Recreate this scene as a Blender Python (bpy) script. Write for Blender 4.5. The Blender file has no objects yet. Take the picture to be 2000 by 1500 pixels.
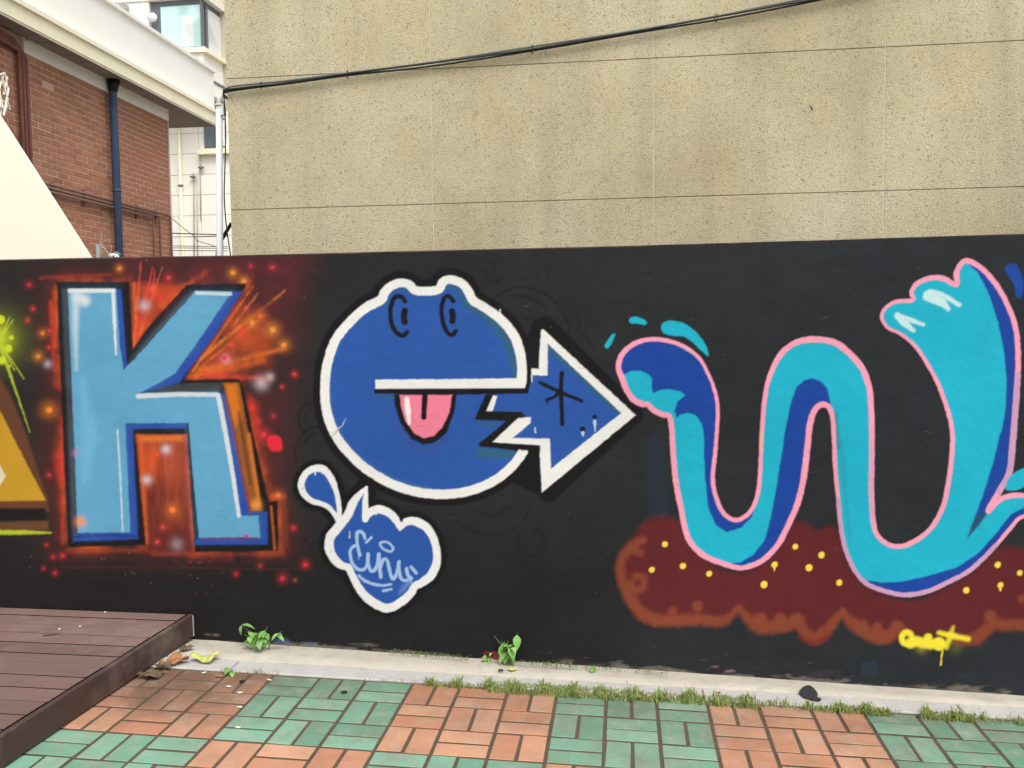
import bpy, math, random
import numpy as np
from mathutils import Matrix, Vector

rnd = random.Random(7)
rng = np.random.default_rng(11)
S = bpy.context.scene
COL = S.collection

# ------------------------------------------------------------------ camera
F = 1771.0376            # focal length in pixels of the 2000-wide image
PITCH, YAW, ROLL = 0.0632, -0.1495, -0.0127
EYE = np.array([1.1184, -4.5187, 1.6992])
SLOPE = -0.0258          # the street falls slightly to the right
def _axes():
    cp, sp, cy, sy, cr, sr = (math.cos(PITCH), math.sin(PITCH), math.cos(YAW), math.sin(YAW), math.cos(ROLL), math.sin(ROLL))
    fwd = np.array([sy*cp, cy*cp, -sp]); right = np.array([cy, -sy, 0.]); up = np.cross(right, fwd)
    return right*cr + up*sr, -right*sr + up*cr, fwd
AX, AY, AZ = _axes()
cam = bpy.data.cameras.new('camera'); cam_o = bpy.data.objects.new('camera', cam); COL.objects.link(cam_o)
cam.sensor_width = 36.0; cam.lens = 36.0*F/2000.0; cam.clip_start = 0.05; cam.clip_end = 1000
m = Matrix.Identity(4)
for r in range(3):
    m[r][0], m[r][1], m[r][2], m[r][3] = AX[r], AY[r], -AZ[r], EYE[r]
cam_o.matrix_world = m
S.camera = cam_o

# ------------------------------------------------------------------ sky, sun, exposure
SUN_EL, SUN_AZ = 55.0, 150.0      # compass degrees clockwise from +Y: behind the viewer, to the right
world = bpy.data.worlds.new('World'); S.world = world; world.use_nodes = True
wt = world.node_tree; wt.nodes.clear()
wo = wt.nodes.new('ShaderNodeOutputWorld'); wb = wt.nodes.new('ShaderNodeBackground')
sk = wt.nodes.new('ShaderNodeTexSky'); sk.sky_type = 'NISHITA'; sk.sun_disc = False
sk.sun_elevation = math.radians(SUN_EL); sk.sun_rotation = math.radians(SUN_AZ)
sk.air_density = 1.0; sk.dust_density = 4.0; sk.ozone_density = 1.0
hs = wt.nodes.new('ShaderNodeHueSaturation'); hs.inputs['Saturation'].default_value = 0.12   # overcast: the blue is veiled
wt.links.new(sk.outputs[0], hs.inputs['Color']); wt.links.new(hs.outputs[0], wb.inputs[0])
wb.inputs[1].default_value = 0.15
wt.links.new(wb.outputs[0], wo.inputs[0])
sun = bpy.data.lights.new('sun', 'SUN'); sun.energy = 1.3; sun.angle = math.radians(35); sun.color = (1.0, 0.955, 0.88)
sun_o = bpy.data.objects.new('sun', sun); COL.objects.link(sun_o)
el, az = math.radians(SUN_EL), math.radians(SUN_AZ)
to_sun = Vector((math.sin(az)*math.cos(el), math.cos(az)*math.cos(el), math.sin(el)))
sun_o.rotation_euler = to_sun.to_track_quat('Z', 'Y').to_euler(); sun_o.location = (0, 0, 30)
S.view_settings.view_transform = 'Standard'; S.view_settings.look = 'None'
S.view_settings.exposure = 0.45; S.view_settings.gamma = 1.0
S.view_settings.use_curve_mapping = False
S.render.engine = 'CYCLES'
S.cycles.max_bounces = 6

# ------------------------------------------------------------------ projection helpers: image coordinates -> places in the world
def ray(x, y):
    return (x-1000)/F*AX - (y-750)/F*AY + AZ
def on_plane(x, y, p, n):
    v = ray(x, y); p = np.asarray(p, float); n = np.asarray(n, float)
    t = ((p-EYE) @ n)/(v @ n)
    return EYE + t*v
def on_wall(x, y, Y=0.0):
    return on_plane(x, y, (0, Y, 0), (0, 1, 0))
def on_ground(x, y, h=0.0):
    v = ray(x, y); t = (h+SLOPE*EYE[0]-EYE[2])/(v[2]-SLOPE*v[0])
    return EYE + t*v
def gz(x, y=0): return SLOPE*x

# ------------------------------------------------------------------ material helpers
def lin(c):
    c = np.asarray(c, float)/255.0
    return np.where(c <= .04045, c/12.92, ((c+.055)/1.055)**2.4)
KALB = 0.80
def alb(c, k=None):
    return tuple(lin(c)*(KALB if k is None else k)) + (1.0,)
class Mat:
    def __init__(s, name, rough=0.85, spec=0.25):
        s.m = bpy.data.materials.new(name); s.m.use_nodes = True; s.t = s.m.node_tree
        s.b = s.t.nodes['Principled BSDF']; s.b.inputs['Roughness'].default_value = rough
        s.b.inputs['Specular IOR Level'].default_value = spec
        s._co = None
    def n(s, typ, **kw):
        nd = s.t.nodes.new(typ)
        for k, v in kw.items():
            if k in nd.inputs: nd.inputs[k].default_value = v
            else: setattr(nd, k, v)
        return nd
    def l(s, a, b): s.t.links.new(a, b)
    def co(s, scale=(1, 1, 1), obj=True, rot=(0, 0, 0)):
        tc = s.n('ShaderNodeTexCoord') if obj else s.n('ShaderNodeNewGeometry')
        mp = s.n('ShaderNodeMapping'); mp.inputs['Scale'].default_value = scale; mp.inputs['Rotation'].default_value = rot
        s.l(tc.outputs['Object' if obj else 'Position'], mp.inputs['Vector']); return mp.outputs[0]
    def noise(s, scale, detail=3, rough=.55, co=None, dist=0.0):
        nd = s.n('ShaderNodeTexNoise'); nd.inputs['Scale'].default_value = scale; nd.inputs['Detail'].default_value = detail
        nd.inputs['Roughness'].default_value = rough; nd.inputs['Distortion'].default_value = dist
        s.l(co if co is not None else s.co(obj=False), nd.inputs['Vector']); return nd.outputs[0]
    def ramp(s, fac, stops):
        r = s.n('ShaderNodeValToRGB'); e = r.color_ramp.elements
        while len(e) < len(stops): e.new(.5)
        for k, (p, c) in enumerate(stops):
            e[k].position = p; e[k].color = c if len(c) == 4 else tuple(c)+(1,)
        s.l(fac, r.inputs[0]); return r.outputs[0]
    def mix(s, fac, a, b, mode='MIX'):
        x = s.n('ShaderNodeMix', data_type='RGBA', blend_type=mode)
        for sock, v in ((x.inputs[0], fac), (x.inputs[6], a), (x.inputs[7], b)):
            if hasattr(v, 'is_linked') or hasattr(v, 'node'): s.l(v, sock)
            else: sock.default_value = v
        return x.outputs[2]
    def rand(s):
        o = s.n('ShaderNodeObjectInfo'); return o.outputs['Random']
    def bump(s, h, strength=.4, dist=.004):
        b = s.n('ShaderNodeBump'); b.inputs['Strength'].default_value = strength; b.inputs['Distance'].default_value = dist
        s.l(h, b.inputs['Height']); s.l(b.outputs[0], s.b.inputs['Normal'])
    def col(s, v):
        if isinstance(v, tuple): s.b.inputs['Base Color'].default_value = v
        else: s.l(v, s.b.inputs['Base Color'])
        return s
G = lambda v: (v, v, v, 1)

def simple(name, c, rough=.7, var=.12, scale=12, bump=.15, spec=.3, metal=0, k=None):
    M = Mat(name, rough, spec); a = alb(c, k)
    n = M.noise(scale, 4)
    M.col(M.mix(M.ramp(n, [(.3, G(0)), (.7, G(1))]), tuple(x*(1-var) for x in a[:3])+(1,), tuple(min(1, x*(1+var)) for x in a[:3])+(1,)))
    M.b.inputs['Metallic'].default_value = metal
    if bump: M.bump(M.noise(scale*12, 3), bump, .002)
    return M.m

# ---- mural paint: colour comes from the painted picture, relief from the rendered wall
def mural_material():
    M = Mat('mural_paint', .62, .10)
    at = M.n('ShaderNodeAttribute', attribute_name='paint')
    big = M.noise(1.3, 5, .6)
    c1 = M.mix(1.0, at.outputs['Color'], M.ramp(big, [(.3, G(.90)), (.7, G(1.08))]), 'MULTIPLY')
    fine = M.noise(240, 2, .5, M.co((1, 1, 1.6), False))
    c2 = M.mix(1.0, c1, M.ramp(fine, [(.3, G(.90)), (.7, G(1.09))]), 'MULTIPLY')
    sp = M.noise(95, 3, .6)
    c3 = M.mix(M.ramp(sp, [(.73, G(0)), (.78, G(.35))]), c2, alb((150, 145, 140)))
    M.col(c3)
    h1 = M.noise(170, 4, .6, M.co((1, 1, 1.5), False)); h2 = M.noise(9, 3, .5)
    add = M.n('ShaderNodeMath', operation='MULTIPLY_ADD'); M.l(h2, add.inputs[0]); add.inputs[1].default_value = 2.2; M.l(h1, add.inputs[2])
    M.bump(add.outputs[0], .42, .004)
    rr = M.ramp(M.noise(5, 4), [(.3, G(.5)), (.7, G(.75))]); M.l(rr, M.b.inputs['Roughness'])
    return M.m
def stucco_material():
    M = Mat('beige_stucco', .95, .12)
    co = M.co(obj=False)
    big = M.noise(.9, 5, .62, co); mid = M.noise(3.2, 4, .6, co)
    base = M.mix(M.ramp(big, [(.32, G(0)), (.68, G(1))]), alb((192, 181, 147)), alb((226, 218, 187)))
    base = M.mix(M.ramp(mid, [(.35, G(0)), (.75, G(.5))]), base, alb((216, 198, 156)))
    strk = M.noise(1.0, 4, .6, M.co((4.5, 4.5, .35), False))
    base = M.mix(M.ramp(strk, [(.5, G(0)), (.78, G(.5))]), base, alb((172, 164, 138)))
    grain = M.noise(170, 2, .6, co)
    base = M.mix(1.0, base, M.ramp(grain, [(.25, G(.80)), (.75, G(1.16))]), 'MULTIPLY')
    fl = M.noise(78, 3, .62, co, 1.6)
    flm = M.ramp(fl, [(.36, G(.85)), (.43, G(0))])
    base = M.mix(flm, base, alb((142, 131, 102)))
    fl2 = M.noise(74, 3, .6, M.co((1, 1, 1), False, (.5, .9, .2)), 1.4)
    base = M.mix(M.ramp(fl2, [(.66, G(0)), (.70, G(.55))]), base, alb((240, 233, 206)))
    M.col(base)
    a = M.n('ShaderNodeMath', operation='ADD'); M.l(fl, a.inputs[0]); M.l(grain, a.inputs[1])
    M.bump(a.outputs[0], .75, .006)
    return M.m
def paver_material(name, c1, c2, c3):
    M = Mat(name, .9, .2)
    r = M.rand()
    base = M.ramp(r, [(0, alb(c1)), (.5, alb(c2)), (1, alb(c3))])
    co = M.co(obj=False)
    big = M.noise(3.5, 5, .65, co)
    base = M.mix(M.ramp(big, [(.44, G(0)), (.74, G(.6))]), base, alb((140, 124, 106)))
    # dirt washed off the planted kerb joint: thick beside it, gone three rows out
    sp_ = M.n('ShaderNodeSeparateXYZ'); ge = M.n('ShaderNodeNewGeometry'); M.l(ge.outputs['Position'], sp_.inputs[0])
    mr = M.n('ShaderNodeMapRange'); M.l(sp_.outputs['Y'], mr.inputs[0]); mr.inputs[1].default_value = -1.05; mr.inputs[2].default_value = -.38
    mr.inputs[3].default_value = 0; mr.inputs[4].default_value = 1.0
    mu = M.n('ShaderNodeMath', operation='MULTIPLY'); M.l(mr.outputs[0], mu.inputs[0]); M.l(M.ramp(M.noise(5, 4, .6, co), [(.3, G(.35)), (.65, G(1))]), mu.inputs[1])
    base = M.mix(mu.outputs[0], base, M.mix(.5, base, alb((104, 86, 68))))
    # old mud stain where litter gathers in the corner by the deck
    vd = M.n('ShaderNodeVectorMath', operation='DISTANCE'); M.l(ge.outputs['Position'], vd.inputs[0]); vd.inputs[1].default_value = (-1.12, -.52, .03)
    wob = M.n('ShaderNodeMath', operation='MULTIPLY_ADD'); M.l(M.noise(4, 4, .6, co), wob.inputs[0]); wob.inputs[1].default_value = .7; M.l(vd.outputs['Value'], wob.inputs[2])
    base = M.mix(M.ramp(wob.outputs[0], [(.55, G(1)), (1.15, G(0))]), base, M.mix(.8, base, alb((112, 88, 72))))
    fade = M.noise(11, 4, .6, co)
    base = M.mix(M.ramp(fade, [(.5, G(0)), (.75, G(.35))]), base, alb((196, 186, 170)))
    fine = M.noise(260, 3, .7, co)
    base = M.mix(1.0, base, M.ramp(fine, [(.25, G(.78)), (.75, G(1.18))]), 'MULTIPLY')
    sp = M.noise(120, 2, .5, co)
    base = M.mix(M.ramp(sp, [(.70, G(0)), (.74, G(.5))]), base, alb((215, 205, 190)))
    M.col(base); M.bump(fine, .5, .003)
    return M.m
def concrete_material(name, c, speck=.2, dirt=(120, 112, 98), sc=1.0):
    M = Mat(name, .92, .18); co = M.co(obj=False)
    base = M.mix(M.ramp(M.noise(4*sc, 5, .65, co), [(.3, G(0)), (.7, G(1))]), alb(tuple(x*.93 for x in c)), alb(c))
    base = M.mix(M.ramp(M.noise(9*sc, 6, .7, co), [(.52, G(0)), (.75, G(.6))]), base, alb(dirt))
    fine = M.noise(330, 2, .6, co)
    base = M.mix(1.0, base, M.ramp(fine, [(.3, G(1-speck)), (.7, G(1+speck*.6))]), 'MULTIPLY')
    M.col(base); M.bump(fine, .4, .002)
    return M.m
def plank_material(name, c, along=(1.2, 26, 26)):
    M = Mat(name, .72, .3)
    r = M.rand()
    a = np.array(alb(c)[:3])
    base = M.ramp(r, [(0, tuple(a*.86)), (.5, tuple(a)), (1, tuple(a*1.13))])
    cw = M.co(along, False)
    g = M.noise(3.0, 5, .65, cw)
    base = M.mix(1.0, base, M.ramp(g, [(.3, G(.84)), (.7, G(1.14))]), 'MULTIPLY')
    d = M.noise(3.2, 5, .65)
    base = M.mix(M.ramp(d, [(.5, G(0)), (.72, G(.38))]), base, alb((168, 148, 138)))
    d2 = M.noise(7, 5, .7)
    base = M.mix(M.ramp(d2, [(.6, G(0)), (.72, G(.45))]), base, alb((78, 60, 54)))
    M.col(base); M.bump(g, .3, .002)
    return M.m
def brick_material():
    M = Mat('red_brick', .92, .15)
    r = M.rand(); co = M.co(obj=False)
    # random per piece; joined pieces vary through position
    v = M.noise(5.5, 1, .5, co)
    base = M.ramp(r, [(0, alb((180, 122, 98))), (.45, alb((194, 134, 108))), (.8, alb((202, 146, 118))), (1, alb((164, 116, 98)))])
    base = M.mix(M.ramp(v, [(.5, G(0)), (.7, G(.5))]), base, alb((176, 132, 108)))
    base = M.mix(M.ramp(M.noise(1.6, 4, .6, co), [(.45, G(0)), (.75, G(.45))]), base, alb((158, 128, 110)))
    f = M.noise(90, 3, .6, co)
    base = M.mix(1.0, base, M.ramp(f, [(.3, G(.86)), (.7, G(1.12))]), 'MULTIPLY')
    M.col(base); M.bump(f, .4, .004)
    return M.m
def leaf_material(name, c1, c2):
    M = Mat(name, .55, .35); r = M.rand()
    b = M.mix(r, alb(c1), alb(c2))
    b = M.mix(1.0, b, M.ramp(M.noise(60, 3), [(.3, G(.8)), (.7, G(1.15))]), 'MULTIPLY')
    M.col(b)
    return M.m
def glass_material(name, c, rough=.06):
    M = Mat(name, rough, .6); M.col(M.mix(M.ramp(M.noise(.9, 2, .5), [(.46, G(0)), (.52, G(1))]), alb(c), alb(tuple(min(255, x*1.18) for x in c))))
    return M.m

MAT = {
 'mural': mural_material(), 'stucco': stucco_material(),
 'wall_core': simple('wall_core_paint', (43, 46, 49), .75, .15, 6, .4),
 'orange': paver_material('orange_paver', (204, 142, 110), (214, 156, 124), (224, 170, 138)),
 'green': paver_material('green_paver', (112, 162, 137), (126, 174, 148), (144, 192, 166)),
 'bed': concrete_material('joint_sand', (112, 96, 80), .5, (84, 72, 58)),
 'ground': concrete_material('yard_concrete', (176, 170, 160), .3, (80, 78, 74)),
 'concrete': concrete_material('footing_concrete', (212, 204, 188), .12, (160, 150, 130)),
 'granite': concrete_material('granite', (214, 211, 206), .42, (176, 170, 160)),
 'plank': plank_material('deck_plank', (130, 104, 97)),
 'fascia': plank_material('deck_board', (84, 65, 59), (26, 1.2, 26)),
 'darkwood': simple('deck_joist', (52, 42, 38)),
 'cable': simple('black_cable', (52, 54, 56), .45, .1, 30, 0),
 'cable_grey': simple('grey_cable', (112, 116, 116), .5, .1, 30, 0),
 'pvc': simple('white_pipe', (244, 247, 247), .4, .04, 8, 0, k=.95),
 'brick': brick_material(),
 'mortar': simple('mortar', (214, 182, 156), .95, .15, 20, .2),
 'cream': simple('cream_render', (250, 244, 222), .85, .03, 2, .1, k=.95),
 'fascia_cream': simple('cream_fascia', (250, 244, 214), .85, .06, 3, .1, k=.95),
 'white': simple('white_render', (252, 250, 244), .85, .02, 2, .06, k=.95),
 'tile': simple('white_wall_tile', (252, 249, 240), .6, .02, 2, .0, k=.95),
 'grout': simple('tile_grout', (206, 198, 180), .9, .05, 4, 0),
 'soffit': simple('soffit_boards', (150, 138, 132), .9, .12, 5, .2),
 'frieze': simple('plaster_frieze', (244, 240, 228), .9, .04, 3, .1, k=.92),
 'joint': simple('joint_sealant', (222, 214, 184), .9, .12, 3, .1),
 'gap_shade': simple('plank_gap_shade', (44, 35, 32), .95, .2, 20, .2),  # shade of the deck gaps, put into the colour of the plank sides
 'navy': simple('navy_downpipe', (74, 94, 126), .5, .12, 9, .1),
 'maroon_pipe': simple('maroon_conduit', (142, 92, 84), .6, .14, 9, .1),
 'brown_pipe': simple('brown_conduit', (142, 112, 100), .6, .14, 9, .1),
 'frame': simple('dark_window_frame', (120, 125, 132), .5, .06, 5, 0),
 'glass': glass_material('teal_glass', (186, 226, 218)),
 'glass_pale': glass_material('pale_glass', (226, 232, 230)),
 'glass_dark': glass_material('dark_glass', (84, 96, 104)),
 'leaf': leaf_material('weed_leaf', (112, 168, 78), (152, 200, 112)),
 'grass': leaf_material('grass_blade', (104, 136, 66), (164, 176, 100)),
 'straw': leaf_material('dry_grass', (150, 128, 84), (190, 170, 120)),
 'stem': leaf_material('weed_stem', (96, 120, 60), (110, 130, 70)),
 'dry': simple('dry_leaf', (178, 124, 84), .8, .3, 25, .5),
 'dark_dry': simple('dark_dry_leaf', (120, 98, 78), .85, .35, 25, .5),
 'lime': simple('yellow_green_leaf', (208, 212, 120), .7, .15, 25, .4),
 'butt': simple('white_litter', (238, 234, 226), .8, .05, 40, 0),
 'rubber': simple('black_rubber', (40, 40, 40), .5, .1, 20, 0),
 'blot': simple('black_paint_blot', (58, 60, 64), .6, .08, 30, .2),
 'metal': simple('grey_metal', (176, 180, 178), .4, .08, 20, 0, .5),
 'twig': simple('twig', (88, 70, 58)),
}

# ------------------------------------------------------------------ mesh helpers
class MB:
    def __init__(s): s.v = []; s.f = []
    def add(s, vs, fs):
        o = len(s.v); s.v += [tuple(map(float, v)) for v in vs]; s.f += [tuple(i+o for i in f) for f in fs]
    def box(s, a, b, fr=None):
        x0, y0, z0 = a; x1, y1, z1 = b
        vs = [(x0,y0,z0),(x1,y0,z0),(x1,y1,z0),(x0,y1,z0),(x0,y0,z1),(x1,y0,z1),(x1,y1,z1),(x0,y1,z1)]
        if fr: vs = [fr(*v) for v in vs]
        s.add(vs, [(0,3,2,1),(4,5,6,7),(0,1,5,4),(1,2,6,5),(2,3,7,6),(3,0,4,7)])
    def chamfer_box(s, a, b, c, fr=None):
        """box whose +z rim is chamfered by c"""
        x0, y0, z0 = a; x1, y1, z1 = b
        vs = [(x0,y0,z0),(x1,y0,z0),(x1,y1,z0),(x0,y1,z0),(x0,y0,z1-c),(x1,y0,z1-c),(x1,y1,z1-c),(x0,y1,z1-c),
              (x0+c,y0+c,z1),(x1-c,y0+c,z1),(x1-c,y1-c,z1),(x0+c,y1-c,z1)]
        if fr: vs = [fr(*v) for v in vs]
        s.add(vs, [(0,3,2,1),(0,1,5,4),(1,2,6,5),(2,3,7,6),(3,0,4,7),(4,5,9,8),(5,6,10,9),(6,7,11,10),(7,4,8,11),(8,9,10,11)])
    def prism(s, poly, axis_off):
        """closed polygon of 3d points extruded by the vector axis_off"""
        n = len(poly); d = np.asarray(axis_off, float)
        vs = [np.asarray(p, float) for p in poly]; vs = vs + [p+d for p in vs]
        s.add(vs, [tuple(range(n)), tuple(range(2*n-1, n-1, -1))] + [(i, i+n, (i+1) % n + n, (i+1) % n) for i in range(n)])
    def tube(s, pts, r, seg=8, caps=True):
        pts = [np.asarray(p, float) for p in pts]; n = len(pts)
        rr = r if hasattr(r, '__len__') else [r]*n
        o = len(s.v); prev = None
        for i, p in enumerate(pts):
            t = pts[min(i+1, n-1)]-pts[max(i-1, 0)]; t = t/ (np.linalg.norm(t)+1e-12)
            a = prev if prev is not None else (np.array([0, 0, 1.]) if abs(t[2]) < .9 else np.array([1., 0, 0]))
            a = a - t*(a @ t); a /= np.linalg.norm(a)+1e-12; prev = a; b = np.cross(t, a)
            for k in range(seg):
                an = 2*math.pi*k/seg; q = p + rr[i]*(math.cos(an)*a + math.sin(an)*b); s.v.append(tuple(q))
        for i in range(n-1):
            for k in range(seg):
                k2 = (k+1) % seg; s.f.append((o+i*seg+k, o+i*seg+k2, o+(i+1)*seg+k2, o+(i+1)*seg+k))
        if caps:
            s.f.append(tuple(o+k for k in range(seg-1, -1, -1))); s.f.append(tuple(o+(n-1)*seg+k for k in range(seg)))
    def mesh(s, name, mat, smooth=False):
        me = bpy.data.meshes.new(name); me.from_pydata(s.v, [], s.f); me.update()
        if mat: me.materials.append(MAT[mat] if isinstance(mat, str) else mat)
        if smooth: me.polygons.foreach_set('use_smooth', [True]*len(me.polygons))
        return me
    def sides(s, me, mat):
        """every face that does not look up carries the second material"""
        me.materials.append(MAT[mat])
        for p in me.polygons:
            if p.normal.z < .5: p.material_index = 1
        return me
    def obj(s, name, mat, parent=None, smooth=False):
        o = bpy.data.objects.new(name, s.mesh(name, mat, smooth)); COL.objects.link(o)
        if parent is not None: o.parent = parent
        return o
def tag(o, label=None, cat=None, group=None, kind=None):
    for k, v in (('label', label), ('category', cat), ('group', group), ('kind', kind)):
        if v: o[k] = v
    return o
def empty(name, loc=(0, 0, 0)):
    o = bpy.data.objects.new(name, None); o.empty_display_size = .1; COL.objects.link(o); o.location = loc
    return o
def keep(o, parent):
    """parent a world-space part to a thing that stands at its own place"""
    o.parent = parent; o.matrix_parent_inverse = Matrix.Translation(parent.location).inverted(); return o
def smooth_path(pts, closed=False, k=8):
    p = np.asarray(pts, float); n = len(p)
    if n < 3: return p
    out = []
    rngi = range(n) if closed else range(n-1)
    for i in rngi:
        if closed: a, b, c, d = p[(i-1) % n], p[i], p[(i+1) % n], p[(i+2) % n]
        else: a, b, c, d = p[max(i-1, 0)], p[i], p[i+1], p[min(i+2, n-1)]
        for j in range(k):
            t = j/k
            out.append(.5*((2*b)+(c-a)*t+(2*a-5*b+4*c-d)*t*t+(3*b-a-3*c+d)*t**3))
    if not closed: out.append(p[-1])
    return np.array(out)

# ================================================================== THE PAINTED WALL
CX0, CY0, CW, CH = -240, 420, 2480, 1020          # wall canvas in image pixels, projected through the camera; one pixel is about 2.6 mm
canvas = np.zeros((CH, CW, 3), np.float32)
ids = np.zeros((CH, CW), np.uint8)
def vnoise(cell, octaves=3, seed=0, aspect=1.0):
    g = np.random.default_rng(seed); out = np.zeros((CH, CW), np.float32); amp = 1.0; tot = 0
    for o in range(octaves):
        cx, cy = max(cell*aspect, 1.5), max(cell, 1.5)
        a = g.random((int(CH/cy)+3, int(CW/cx)+3)).astype(np.float32)
        y = np.arange(CH)/cy; x = np.arange(CW)/cx
        yi = y.astype(int); xi = x.astype(int); fy = (y-yi)[:, None]; fx = (x-xi)[None]
        fy = fy*fy*(3-2*fy); fx = fx*fx*(3-2*fx)
        out += amp*((a[yi][:, xi]*(1-fx)+a[yi][:, xi+1]*fx)*(1-fy)+(a[yi+1][:, xi]*(1-fx)+a[yi+1][:, xi+1]*fx)*fy)
        tot += amp; amp *= .55; cell *= .5
    return out/tot
N_EDGE = vnoise(7, 2, 1)-.5
N_MID = vnoise(60, 4, 2)
N_FINE = vnoise(16, 3, 3)
PARTS = []                        # (name, parent index, label)
def part(name, parent=None, label=None):
    PARTS.append((name, parent, label)); return len(PARTS)
def T(z, pts):                    # close-up crop coordinates -> image coordinates
    x0, y0, s = z; return [(x0+x*s, y0+y*s) for x, y in pts]
KZ = (0, 480, .4665); EZ = (560, 500, .35); CZ = (560, 880, .24); WA = (1160, 480, .28); WB = (1560, 480, .28); WC = (1180, 850, .41); SZ = (1300, 1200, .35)
def _box(x0, y0, x1, y1):
    return max(int(x0-CX0), 0), max(int(y0-CY0), 0), min(int(x1-CX0)+2, CW), min(int(y1-CY0)+2, CH)
def field(pts, R, radii=None):
    """distance (minus radius) to a polyline within reach R"""
    p = np.asarray(pts, float); rmax = 0 if radii is None else max(radii); rr = np.zeros(len(p)) if radii is None else np.asarray(radii, float)
    X0, Y0, X1, Y1 = _box(p[:, 0].min()-R-rmax, p[:, 1].min()-R-rmax, p[:, 0].max()+R+rmax, p[:, 1].max()+R+rmax)
    if X1 <= X0 or Y1 <= Y0: return None
    D = np.full((Y1-Y0, X1-X0), 1e3, np.float32)
    for i in range(max(len(p)-1, 1)):
        a, b = p[i], p[min(i+1, len(p)-1)]; q = max(rr[i], rr[min(i+1, len(p)-1)])+R
        x0, y0, x1, y1 = _box(min(a[0], b[0])-q, min(a[1], b[1])-q, max(a[0], b[0])+q, max(a[1], b[1])+q)
        if x1 <= x0 or y1 <= y0: continue
        xs = np.arange(x0, x1)+CX0; ys = (np.arange(y0, y1)+CY0)[:, None]
        d = b-a; L = d @ d + 1e-9
        t = np.clip(((xs-a[0])*d[0]+(ys-a[1])*d[1])/L, 0, 1)
        dd = np.hypot(xs-a[0]-t*d[0], ys-a[1]-t*d[1]) - (rr[i]+(rr[min(i+1, len(p)-1)]-rr[i])*t)
        sl = D[y0-Y0:y1-Y0, x0-X0:x1-X0]; np.minimum(sl, dd, out=sl)
    return X0, Y0, X1, Y1, D
def blend(X0, Y0, X1, Y1, mask, color, pid):
    c = lin(color).astype(np.float32)*KALB
    v = canvas[Y0:Y1, X0:X1]; v += (c-v)*mask[..., None]
    if pid: ids[Y0:Y1, X0:X1][mask > .5] = pid
def stroke(pts, w, color, soft=1.4, alpha=1.0, pid=None, curve=False, rough=.9, closed=False, noise=None):
    if curve:
        n0 = len(pts); P = smooth_path(pts, closed, 6)
        if closed: P = np.vstack([P, P[:1]])
        if hasattr(w, '__len__'): w = np.interp(np.linspace(0, 1, len(P)), np.linspace(0, 1, n0), w)
    else:
        P = np.asarray(pts, float)
        if closed: P = np.vstack([P, P[:1]])
    rad = [x/2 for x in w] if hasattr(w, '__len__') else [w/2]*len(P)
    r = field(P, soft+3, rad)
    if r is None: return
    X0, Y0, X1, Y1, D = r
    D = D + rough*2*N_EDGE[Y0:Y1, X0:X1]
    mk = np.clip(.5-D/(2*soft), 0, 1); mk = mk*mk*(3-2*mk)*alpha
    if noise is not None: mk = mk*noise[Y0:Y1, X0:X1]
    blend(X0, Y0, X1, Y1, mk, color, pid)
def fill(poly, color, soft=1.4, alpha=1.0, pid=None, curve=False, rough=.9, noise=None, grad=None):
    P = smooth_path(poly, True, 6) if curve else np.asarray(poly, float)
    Q = np.vstack([P, P[:1]])
    r = field(Q, soft+3)
    if r is None: return
    X0, Y0, X1, Y1, D = r
    D = np.minimum(D, soft+3)
    xs = np.arange(X0, X1)+CX0; ins = np.zeros(D.shape, bool)
    a, b = Q[:-1], Q[1:]
    for k in range(D.shape[0]):
        y = k+Y0+CY0+1e-4
        c = (a[:, 1] > y) != (b[:, 1] > y)
        if not c.any(): continue
        xi = a[c, 0]+(y-a[c, 1])/(b[c, 1]-a[c, 1])*(b[c, 0]-a[c, 0])
        ins[k] = (np.searchsorted(np.sort(xi), xs) % 2).astype(bool)
    sd = np.where(ins, D, -D) + rough*2*N_EDGE[Y0:Y1, X0:X1]
    mk = np.clip(.5+sd/(2*soft), 0, 1); mk = mk*mk*(3-2*mk)*alpha
    if noise is not None: mk = mk*noise[Y0:Y1, X0:X1]
    if grad is not None:
        yy, xx = np.mgrid[Y0:Y1, X0:X1]; mk = mk*np.clip(grad(xx+CX0, yy+CY0), 0, 1)
    blend(X0, Y0, X1, Y1, mk, color, pid)
def puff(x, y, rx, color, alpha=1.0, ry=None, noise=None):
    ry = ry or rx
    X0, Y0, X1, Y1 = _box(x-3*rx, y-3*ry, x+3*rx, y+3*ry)
    if X1 <= X0 or Y1 <= Y0: return
    xs = np.arange(X0, X1)+CX0; ys = (np.arange(Y0, Y1)+CY0)[:, None]
    mk = np.exp(-.5*(((xs-x)/rx)**2+((ys-y)/ry)**2))*alpha
    if noise is not None: mk = mk*noise[Y0:Y1, X0:X1]
    blend(X0, Y0, X1, Y1, mk.astype(np.float32), color, None)
def dot(x, y, r, color, soft=1.5, pid=None, alpha=1.0): stroke([(x, y), (x+.01, y)], 2*r, color, soft, alpha, pid, rough=.6)

# ---- black ground coat
yy, xx = np.mgrid[0:CH, 0:CW].astype(np.float32); xx += CX0; yy += CY0
lft, mid_, rgt = lin((50, 45, 44))*KALB, lin((46, 46, 48))*KALB, lin((45, 49, 53))*KALB
w1 = np.clip(xx/700, 0, 1)[..., None]; w2 = np.clip((xx-1000)/700, 0, 1)[..., None]
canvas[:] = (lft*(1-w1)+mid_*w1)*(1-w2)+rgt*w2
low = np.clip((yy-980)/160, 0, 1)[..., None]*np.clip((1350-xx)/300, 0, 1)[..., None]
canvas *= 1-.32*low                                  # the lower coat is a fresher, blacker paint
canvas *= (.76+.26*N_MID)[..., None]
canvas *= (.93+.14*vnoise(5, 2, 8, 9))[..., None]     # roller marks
P_BLACK = 0
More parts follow.
